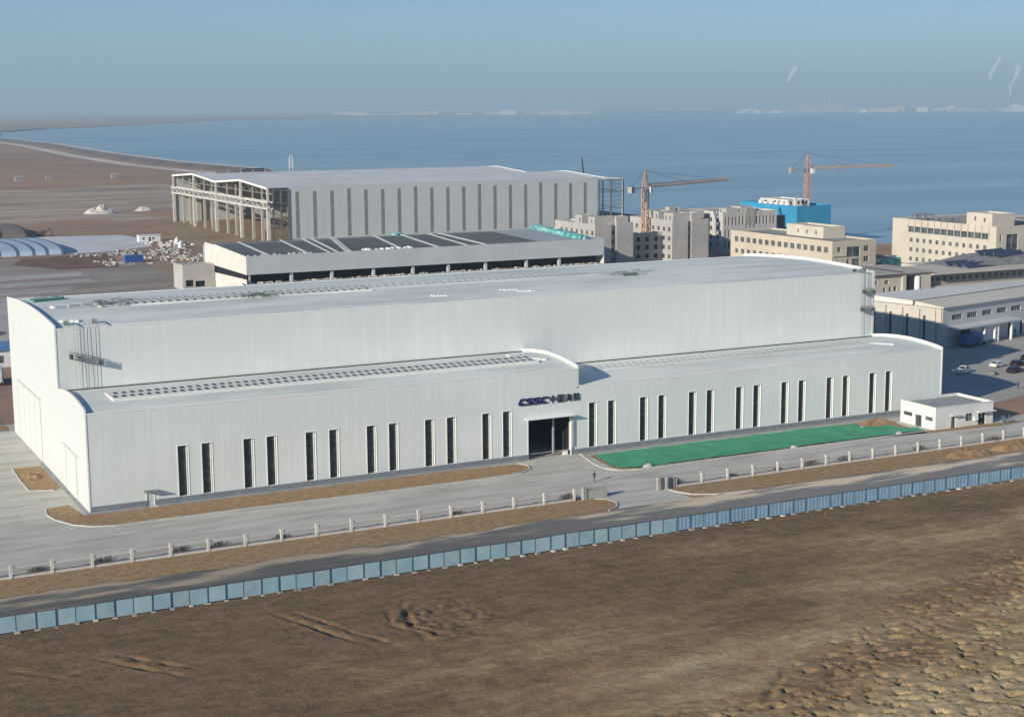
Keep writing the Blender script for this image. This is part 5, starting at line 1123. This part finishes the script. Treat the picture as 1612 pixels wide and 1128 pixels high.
# ---------------------------------------------------------------- tower cranes
def tower_crane(x, y, zj, za, ang, jl, cl, label, tw=2.0, slope=0.):
    t = empty('tower_crane', label, 'tower crane', (x, y, 0), ang, 'tower cranes')
    h = tw / 2; m_ = MB()
    for a, b in ((-h, -h), (h, -h), (h, h), (-h, h)): m_.bar((a, b, 0), (a, b, zj), .3)
    z = 0; k = 0
    while z < zj - 2:
        for (a, b), (c_, d_) in (((-h, -h), (h, -h)), ((h, -h), (h, h)), ((h, h), (-h, h)), ((-h, h), (-h, -h))):
            m_.bar((a, b, z), (c_, d_, z), .16); m_.bar((a, b, z) if k % 2 else (c_, d_, z), (c_, d_, z + 2.2) if k % 2 else (a, b, z + 2.2), .18)
        z += 2.2; k += 1
    m_.build('mast', orangem, t, world=False)
    m_ = MB()
    for a, b in ((-h, -h), (h, -h), (h, h), (-h, h)): m_.bar((a, b, zj), (0, 0, za), .28)
    for q in (.3, .6): s = h * (1 - q); zz = zj + (za - zj) * q; m_.bar((-s, -s, zz), (s, s, zz), .18); m_.bar((s, -s, zz), (-s, s, zz), .18)
    m_.build('apex', orangem, t, world=False)
    m_ = MB(); n = int(jl / 2); e = slope
    m_.bar((0, -.7, zj), (jl, -.7, zj + e * jl), .2); m_.bar((0, .7, zj), (jl, .7, zj + e * jl), .2); m_.bar((0, 0, zj + 1.4), (jl, 0, zj + .9 + e * jl), .22)
    for k in range(n):
        a = jl * k / n; b = jl * (k + .5) / n; c_ = jl * (k + 1) / n
        for s in (-.7, .7): m_.bar((a, s, zj + e * a), (b, 0, zj + 1.3 + e * b), .11); m_.bar((b, 0, zj + 1.3 + e * b), (c_, s, zj + e * c_), .11)
        m_.bar((a, -.7, zj + e * a), (c_, .7, zj + e * c_), .1)
    m_.build('jib', orangem, t, world=False)
    m_ = MB(); m_.bar((0, -.6, zj), (-cl, -.6, zj), .25); m_.bar((0, .6, zj), (-cl, .6, zj), .25); m_.box(-cl, 0, -.6, .6, zj - .05, zj + .08); m_.build('counter_jib', greysteel, t, world=False)
    MB().box(-cl, -cl + 2.4, -.9, .9, zj - 1.6, zj + .8).build('counterweight', greyconc, t, world=False)
    MB().box(.9, 2.6, -1.9, -.5, zj - 2.0, zj + .2).build('cab', whitep, t, world=False)
    for a in (jl * .45, jl * .8): MB().bar((0, 0, za - .2), (a, 0, zj + 1.3 + e * a), .09).build('tie_rod', blackm, t, world=False)
    MB().bar((0, 0, za - .2), (-cl + 1, 0, zj + .4), .09).build('tie_rod', blackm, t, world=False)
tower_crane(275.4, 286, 28.9, 35.7, R(29), 72, 12.4, 'nearer orange tower crane rising between two grey office blocks')
tower_crane(400, 345, 31.4, 39.0, R(0), 50, 10.2, 'farther orange tower crane rising behind the blue building')

# ---------------------------------------------------------------- left hinterland
poly_sheet('concrete_slab', [(77.5, 538), (123.8, 528), (130, 489), (121.6, 456), (96.8, 438.5), (80.4, 437.9), (80, 480)], .08, mat('pale_slab', (.52, .55, .57), .8, col2=(.62, .64, .66), scale=.05), label=None)
def tunnel(xs, y0, y1, h, m, label, hoopm, peak=.28):
    t = empty('arched_shed', label, 'shed', (xs[0], y0, 0), 0, 'low arched sheds')
    def Z(q): return h * (math.sin(math.pi * (q ** .5) ** 1.0) ** .6 if 0 < q < 1 else 0)
    n = 16; Q = [(i / n) ** 1.6 for i in range(n + 1)]
    pr = [(y0 + (y1 - y0) * q, Z(q)) for q in Q]
    m_ = MB()
    for (y, z), (y2, z2) in zip(pr, pr[1:]): m_.quad((xs[0], y, z), (xs[-1], y, z), (xs[-1], y2, z2), (xs[0], y2, z2))
    m_.quad(*[(xs[-1], y, z) for y, z in pr]); m_.build('cover', m, t)
    for x in xs:
        m_ = MB()
        for (y, z), (y2, z2) in zip(pr, pr[1:]): m_.bar((x, y, z + .12), (x, y2, z2 + .12), 1.1, .25)
        m_.build('hoop', hoopm, t)
tunnel([28, 41, 53, 60.5, 67, 72.5, 79], 438, 530, 3.2, mat('pale_blue_cover', (.36, .46, .56), .5, col2=(.48, .58, .68), scale=.08), 'low arched shed under pale blue sheeting with dark hoops at the left edge', mat('dark_hoop', (.10, .15, .22), .6))
tunnel([40, 56, 68, 80], 532, 625, 4.2, mat('brown_cover', (.13, .115, .10), .8, col2=(.22, .19, .16), scale=.1), 'low arched brown shed behind the pale blue sheeted one at the left edge', mat('brown_hoop', (.05, .045, .04), .8))
def scatter(x0, x1, y0, y1, n, seed, label, m, size=(.5, 1.4)):
    return lumps('rubble_heap', random.Random(seed), n, lambda r: (r.uniform(x0, x1), r.uniform(y0, y1), .03), m, label, 'rubble', 'rubble heaps behind the hall', size)
scatter(98, 132, 408, 442, 110, 50, 'grey rubble heap below the right end of the pale slab', mat('grey_rubble', (.25, .24, .22), .95, col2=(.42, .41, .38), scale=.4))
scatter(80, 100, 418, 432, 40, 51, 'grey rubble along the near edge of the pale slab', MATS['grey_rubble'])
scatter(84, 132, 376, 404, 90, 52, 'white and tan waste scattered around the blue container', mat('pale_waste', (.34, .31, .27), .9, col2=(.62, .60, .56), scale=.5), (.3, 1.2))
scatter(122, 140, 450, 476, 36, 53, 'white and grey heap at the far right corner of the pale slab', MATS['pale_waste'], (.6, 1.6))
q = MB().box(-3.6, 3.6, -1.8, 1.8, .0, 2.6)
for k in range(9): q.box(-3.5 + k * .85, -3.3 + k * .85, -1.88, -1.8, .1, 2.5)
q.box(-3.7, 3.7, -1.9, 1.9, 2.6, 2.75)
o = q.build('shipping_container', mat('container_blue', (.03, .10, .33), .6, var=.15)); o.location = (97.5, 388.5, .03); tag(o, 'blue container amid scattered waste behind the hall', 'container')
q = MB().box(-5, 5, -2, 2, 0, 2.8).box(-5.3, 5.3, -2.3, 2.3, 2.8, 3.05).box(-3.4, -2.4, -2.04, -2.0, 1, 2, 1).box(1.2, 2.2, -2.04, -2.0, 1, 2, 1).box(-.5, .5, -2.04, -2, 0, 2.1, 1)
o = q.build('site_cabin', [whitep, blackm]); o.location = (127, 484, 0); tag(o, 'white site cabin at the right end of the pale slab', 'cabin')
for i, (x, y, lb) in enumerate([(133.7, 459, 'small white tank standing alone right of the rubble, further back'), (130.3, 440, 'small white tank standing alone right of the rubble, nearer')]):
    m_ = MB().cyl((0, 0, 0), (0, 0, 2.4), 1.1, 1.1, 14).cyl((0, 0, 2.4), (0, 0, 3.1), 1.1, .3, 14).cyl((0, 0, 3.1), (0, 0, 3.5), .3, .3, 8); o = m_.build('water_tank', whitep); o.location = (x, y, 0); tag(o, lb, 'tank')
tr = mat('excavator_brown', (.11, .07, .05), .8)
q = MB().box(-2, 1.4, -1.2, 1.2, .9, 2.2).box(.0, 1.3, -1.1, .1, 2.2, 3.1).box(-2.2, 1.8, -1.5, -.9, 0, .8).box(-2.2, 1.8, .9, 1.5, 0, .8).bar((1.4, .4, 1.6), (4.2, .4, 3.8), .4).bar((4.2, .4, 3.8), (5.2, .4, 1.0), .3).box(4.8, 5.7, 0, .8, .3, 1.1)
o = q.build('excavator', tr); o.location = (88.5, 541, 0); tag(o, 'dark excavator parked at the far left corner of the pale slab', 'excavator')
# pale paving bands behind the hall at far left
pvm = mat('pale_paving', (.32, .30, .28), .9, col2=(.46, .44, .42), scale=.08, stretch=(.3, 1, 1))
for a in ([(20, 352), (71, 360), (69.5, 345), (20, 338)], [(20, 332), (69.8, 334), (69, 322), (20, 318)], [(20, 310), (60, 312), (52, 297), (20, 293)], [(-50, 285), (43, 290), (33, 150), (-60, 150)]):
    poly_sheet('paving', wavy(a, 3.0, 3.0, 13), .07, pvm)
poly_sheet('graded_soil', [(-80, 160), (33, 150), (98, 235), (98, 300), (100, 380), (60, 425), (-80, 430)], .04, mat('graded_earth', (.22, .18, .155), 1, col2=(.36, .31, .27), scale=.035, stretch=(.4, 1.6, 1), detail=9, lo=.35, hi=.65))
poly_sheet('reddish_soil', [(60, 425), (98, 430), (88, 370), (66, 372), (52, 400)], .055, mat('reddish_earth', (.17, .095, .065), 1, var=.25, scale=.1))
tanm = mat('tan_plain_soil', (.27, .205, .155), 1, col2=(.52, .42, .32), scale=.02, stretch=(.35, 2.2, 1), detail=10, lo=.38, hi=.66)
poly_sheet('tan_soil', wavy([(-300, 560), (60, 640), (172, 622), (175, 700), (330, 760), (400, 1000), (250, 1050), (80, 980), (-300, 950)], 22, 14, 5), .03, tanm)
poly_sheet('brown_soil', [(130, 470), (172, 610), (220, 640), (360, 640), (360, 305), (232, 305), (100, 302), (98, 330), (120, 380)], .03, mat('brown_earth', (.25, .165, .10), 1, col2=(.35, .25, .165), scale=.04, detail=8))
# box truck and shed pieces peeping past the hall's left edge
t = empty('box_truck', 'pale blue and white truck peeping out behind the left end of the hall', 'truck', (5.0, 124, .03), R(80))
MB().box(-5, 2.4, -1.25, 1.25, 1.0, 3.6).build('cargo_box', mat('truck_pale', (.45, .52, .6), .6), t, world=False); MB().prism([(2.6, .6), (4.7, .6), (4.7, 1.7), (4.3, 2.8), (2.6, 2.9)], 1, -1.15, 1.15).build('cab', whitep, t, world=False)
for px in (-3.6, 3.6):
    for s in (-1, 1): MB().cyl((px, s * .9, .5), (px, s * 1.25, .5), .5, n=14).build('wheel', tyrem, t, world=False)
MB().box(4.66, 4.74, -1, 1, 1.7, 2.5).build('windscreen', carglass, t, world=False)
t = empty('blue_roof_cabin', 'white cabin with a blue roof beyond the truck at the left edge', 'cabin', (9, 150, 0))
MB().wall((1, 146, 0), (1, 0, 0), 15, 4, [(2, 4, 1, 2.8), (7, 9, 1, 2.8), (11, 12.2, 0, 2.5)], .2).wall((1, 158, 0), (0, -1, 0), 12, 4).wall((16, 146, 0), (0, 1, 0), 12, 4).wall((16, 158, 0), (-1, 0, 0), 15, 4).build('wall', whitep, t)
MB().prism([(145.6, 4.0), (152, 5.4), (158.4, 4.0)], 0, .6, 16.4).build('roof', mat('cabin_blue_roof', (.10, .22, .42), .6), t); MB().box(3, 13.2, 146.16, 146.2, 0, 2.8).build('glazing', glassm, t)
mound(6, 205, 14, 9, 2.4, mat('grey_spoil', (.22, .19, .16), 1, col2=(.38, .34, .30), scale=.2), 'grey-brown spoil heap beyond the cabin at the left edge', seed=23, group='spoil heaps')
mound(8, 180, 10, 6, 1.5, MATS['grey_spoil'], 'pale spoil heap between the cabin and larger spoil heap at left', seed=29, group='spoil heaps')
# far huts on the plain
for i, (x, y, s, lb) in enumerate([(179, 1160, 7, 'tiny far hut on the plain at the extreme left'), (266, 1180, 6, 'small far white hut on the plain, rightmost of the three'), (206, 1171, 5, 'small far hut on the plain, middle of the three')]):
    o = MB().box(-s / 2, s / 2, -s / 3, s / 3, 0, s * .45).prism([(-s * .4, s * .45), (0, s * .7), (s * .4, s * .45)], 0, -s / 2 - .2, s / 2 + .2).build('far_hut', mat('hut_grey', (.30, .28, .27), .8)); o.location = (x, y, 0); tag(o, lb, 'hut', 'huts on the far plain')

# ---------------------------------------------------------------- far shore
rn = random.Random(77)
pinkm = mat('far_warm_wall', (.50, .38, .34), .8, var=.1, scale=.01); farw = mat('far_white_wall', (.58, .58, .56), .8, var=.05, scale=.01); farg = mat('far_grey_wall', (.3, .31, .33), .8, var=.1, scale=.01)
def far_at(u, v, z=0):
    d = F + R2 * ((u - 806) / f_) - U2 * ((v - 564) / f_); t = (z - CP.z) / d.z; return CP + d * t
def far(u, dist, wm, hm_, m, name, label, cat, group, dp=60):
    """far-shore block at bearing u, given distance; stands on the ground with its long face square to the line of sight"""
    d = (F + R2 * ((u - 806) / f_)); d.z = 0; d.normalize(); p = Vector((CP.x, CP.y, 0)) + d * dist
    b = MB().box(-wm / 2, wm / 2, -dp / 2, dp / 2, 0, hm_)
    if hm_ > 20: b.box(-wm / 4, wm / 5, -dp / 3, dp / 3, hm_, hm_ * 1.18)
    else: b.prism([(-dp / 2, hm_), (0, hm_ * 1.3), (dp / 2, hm_)], 0, -wm / 2, wm / 2)
    o = b.build(name, m); o.location = p; o.rotation_euler = (0, 0, math.atan2(d.y, d.x) - math.pi / 2); tag(o, label, cat, group); return o
G_ = 'buildings on the far shore'
for u, D_, wm, hm_, m, lb in [(625, 15800, 900, 8, farw, 'long thin white roof on the far shore, leftmost of the bright ones'), (735, 15500, 180, 12, farw, 'short white roof on the far shore above the shed'), (803, 14600, 160, 40, farw, 'pale tower block on the far shore left of the wide pink building'), (835, 14600, 120, 34, farg, 'grey block on the far shore beside the pale tower block'), (880, 14400, 260, 30, pinkm, 'wide pale pink building on the far shore at centre'), (1185, 14600, 60, 22, farw, 'tiny white building on the far shore left of the plumed power station'), (1348, 14500, 70, 26, farw, 'bright small building at the water line of the far shore'), (1378, 15200, 260, 34, pinkm, 'wide pink building on the far shore right of the bright small one'), (1400, 15300, 130, 48, pinkm, 'taller pink building on the far shore'), (1438, 15400, 110, 40, farw, 'white block on the far shore right of the pink buildings'), (1482, 15600, 60, 50, farw, 'tiny white block on the far shore between white block and plumes'), (1583, 15400, 130, 55, farw, 'bright white block on the far shore at the right edge under the plumes'), (1300, 15000, 240, 70, farg, 'grey boiler house of the power station on the far shore'), (1262, 15000, 160, 60, farg, 'left grey boiler house of the power station on the far shore')]:
    far(u, D_, wm, hm_, m, 'far_building', lb, 'building', G_)
rn = random.Random(5)
for k in range(34):
    u = rn.choice((rn.uniform(1160, 1340), rn.uniform(1340, 1600), rn.uniform(560, 930), rn.uniform(1230, 1600)))
    far(u, rn.uniform(14600, 17500), rn.uniform(60, 420), rn.uniform(8, 38), rn.choice((farg, farg, farw, pinkm)), 'far_shed', 'one of the many faint low sheds along the hazy far shore', 'shed', 'faint low sheds on the far shore')
for u, D_, h, lb in [(1256, 15000, 150, 'leftmost chimney of the power station on the far shore'), (1270, 15000, 110, 'short second chimney of the power station on the far shore'), (1296, 15000, 150, 'third chimney of the power station on the far shore'), (1308, 15000, 135, 'fourth chimney of the power station on the far shore'), (1543, 15300, 160, 'chimney under the tall plume near the right edge'), (1571, 15400, 150, 'chimney under the faint plume at the right edge')]:
    d = (F + R2 * ((u - 806) / f_)); d.z = 0; d.normalize(); p = Vector((CP.x, CP.y, 0)) + d * D_
    o = MB().cyl((0, 0, 0), (0, 0, h), 14, 8, 14).build('chimney', farg); o.location = p; tag(o, lb, 'chimney', 'chimneys on the far shore')
sm, snt, sb = nodes('smoke_puff'); sb.inputs['Base Color'].default_value = (.85, .87, .9, 1); sb.inputs['Roughness'].default_value = 1; sb.inputs['Alpha'].default_value = .4; sb.inputs['Specular IOR Level'].default_value = 0
def plume(u0, v0, pts, D_, label, dens=1):
    bm = bmesh.new(); k = D_ / f_
    fine = []
    for (a, b, c), (a2, b2, c2) in zip(pts, pts[1:]):
        for t in range(5): q = t / 5; fine.append((a + (a2 - a) * q, b + (b2 - b) * q, c + (c2 - c) * q))
    for (u, v, r) in fine + [pts[-1]]:
        d = (F + R2 * ((u - 806) / f_)); d.z = 0; d.normalize(); p = Vector((CP.x, CP.y, 0)) + d * D_; p.z = 60 + (170.7 - (u - 806) * .0068 - v) * k
        ret = bmesh.ops.create_icosphere(bm, subdivisions=3, radius=r * k)
        for v_ in ret['verts']: v_.co = v_.co * (1 + .25 * mn.noise(v_.co * .012 + p * .01)) + p
    me = bpy.data.meshes.new('smoke_plume'); bm.to_mesh(me); bm.free(); me.materials.append(sm)
    o = bpy.data.objects.new('smoke_plume', me); COL.objects.link(o); rm = o.modifiers.new('r', 'REMESH'); rm.mode = 'VOXEL'; rm.voxel_size = 4
    tag(o, label, 'smoke', 'smoke plumes over the far shore', 'stuff')
plume(0, 0, [(1231, 130, 2.2), (1233, 126, 2.6), (1236, 121, 3.2), (1240, 116, 4.2), (1243, 111, 4.6)], 15000, 'single white smoke plume over the power station on the far shore')
plume(0, 0, [(1540, 127, 2.6), (1540, 122, 3.4), (1543, 117, 3.4), (1546, 112, 3), (1550, 105, 2.8), (1554, 97, 2.4)], 15300, 'tall curling white smoke plume, left of the two at the right edge')
plume(0, 0, [(1572, 152, 1.8), (1572, 145, 2.0), (1571, 138, 2.2), (1576, 130, 2), (1580, 122, 2.4), (1583, 112, 5)], 15400, 'fainter smoke plume at the right edge, right of the tall one')
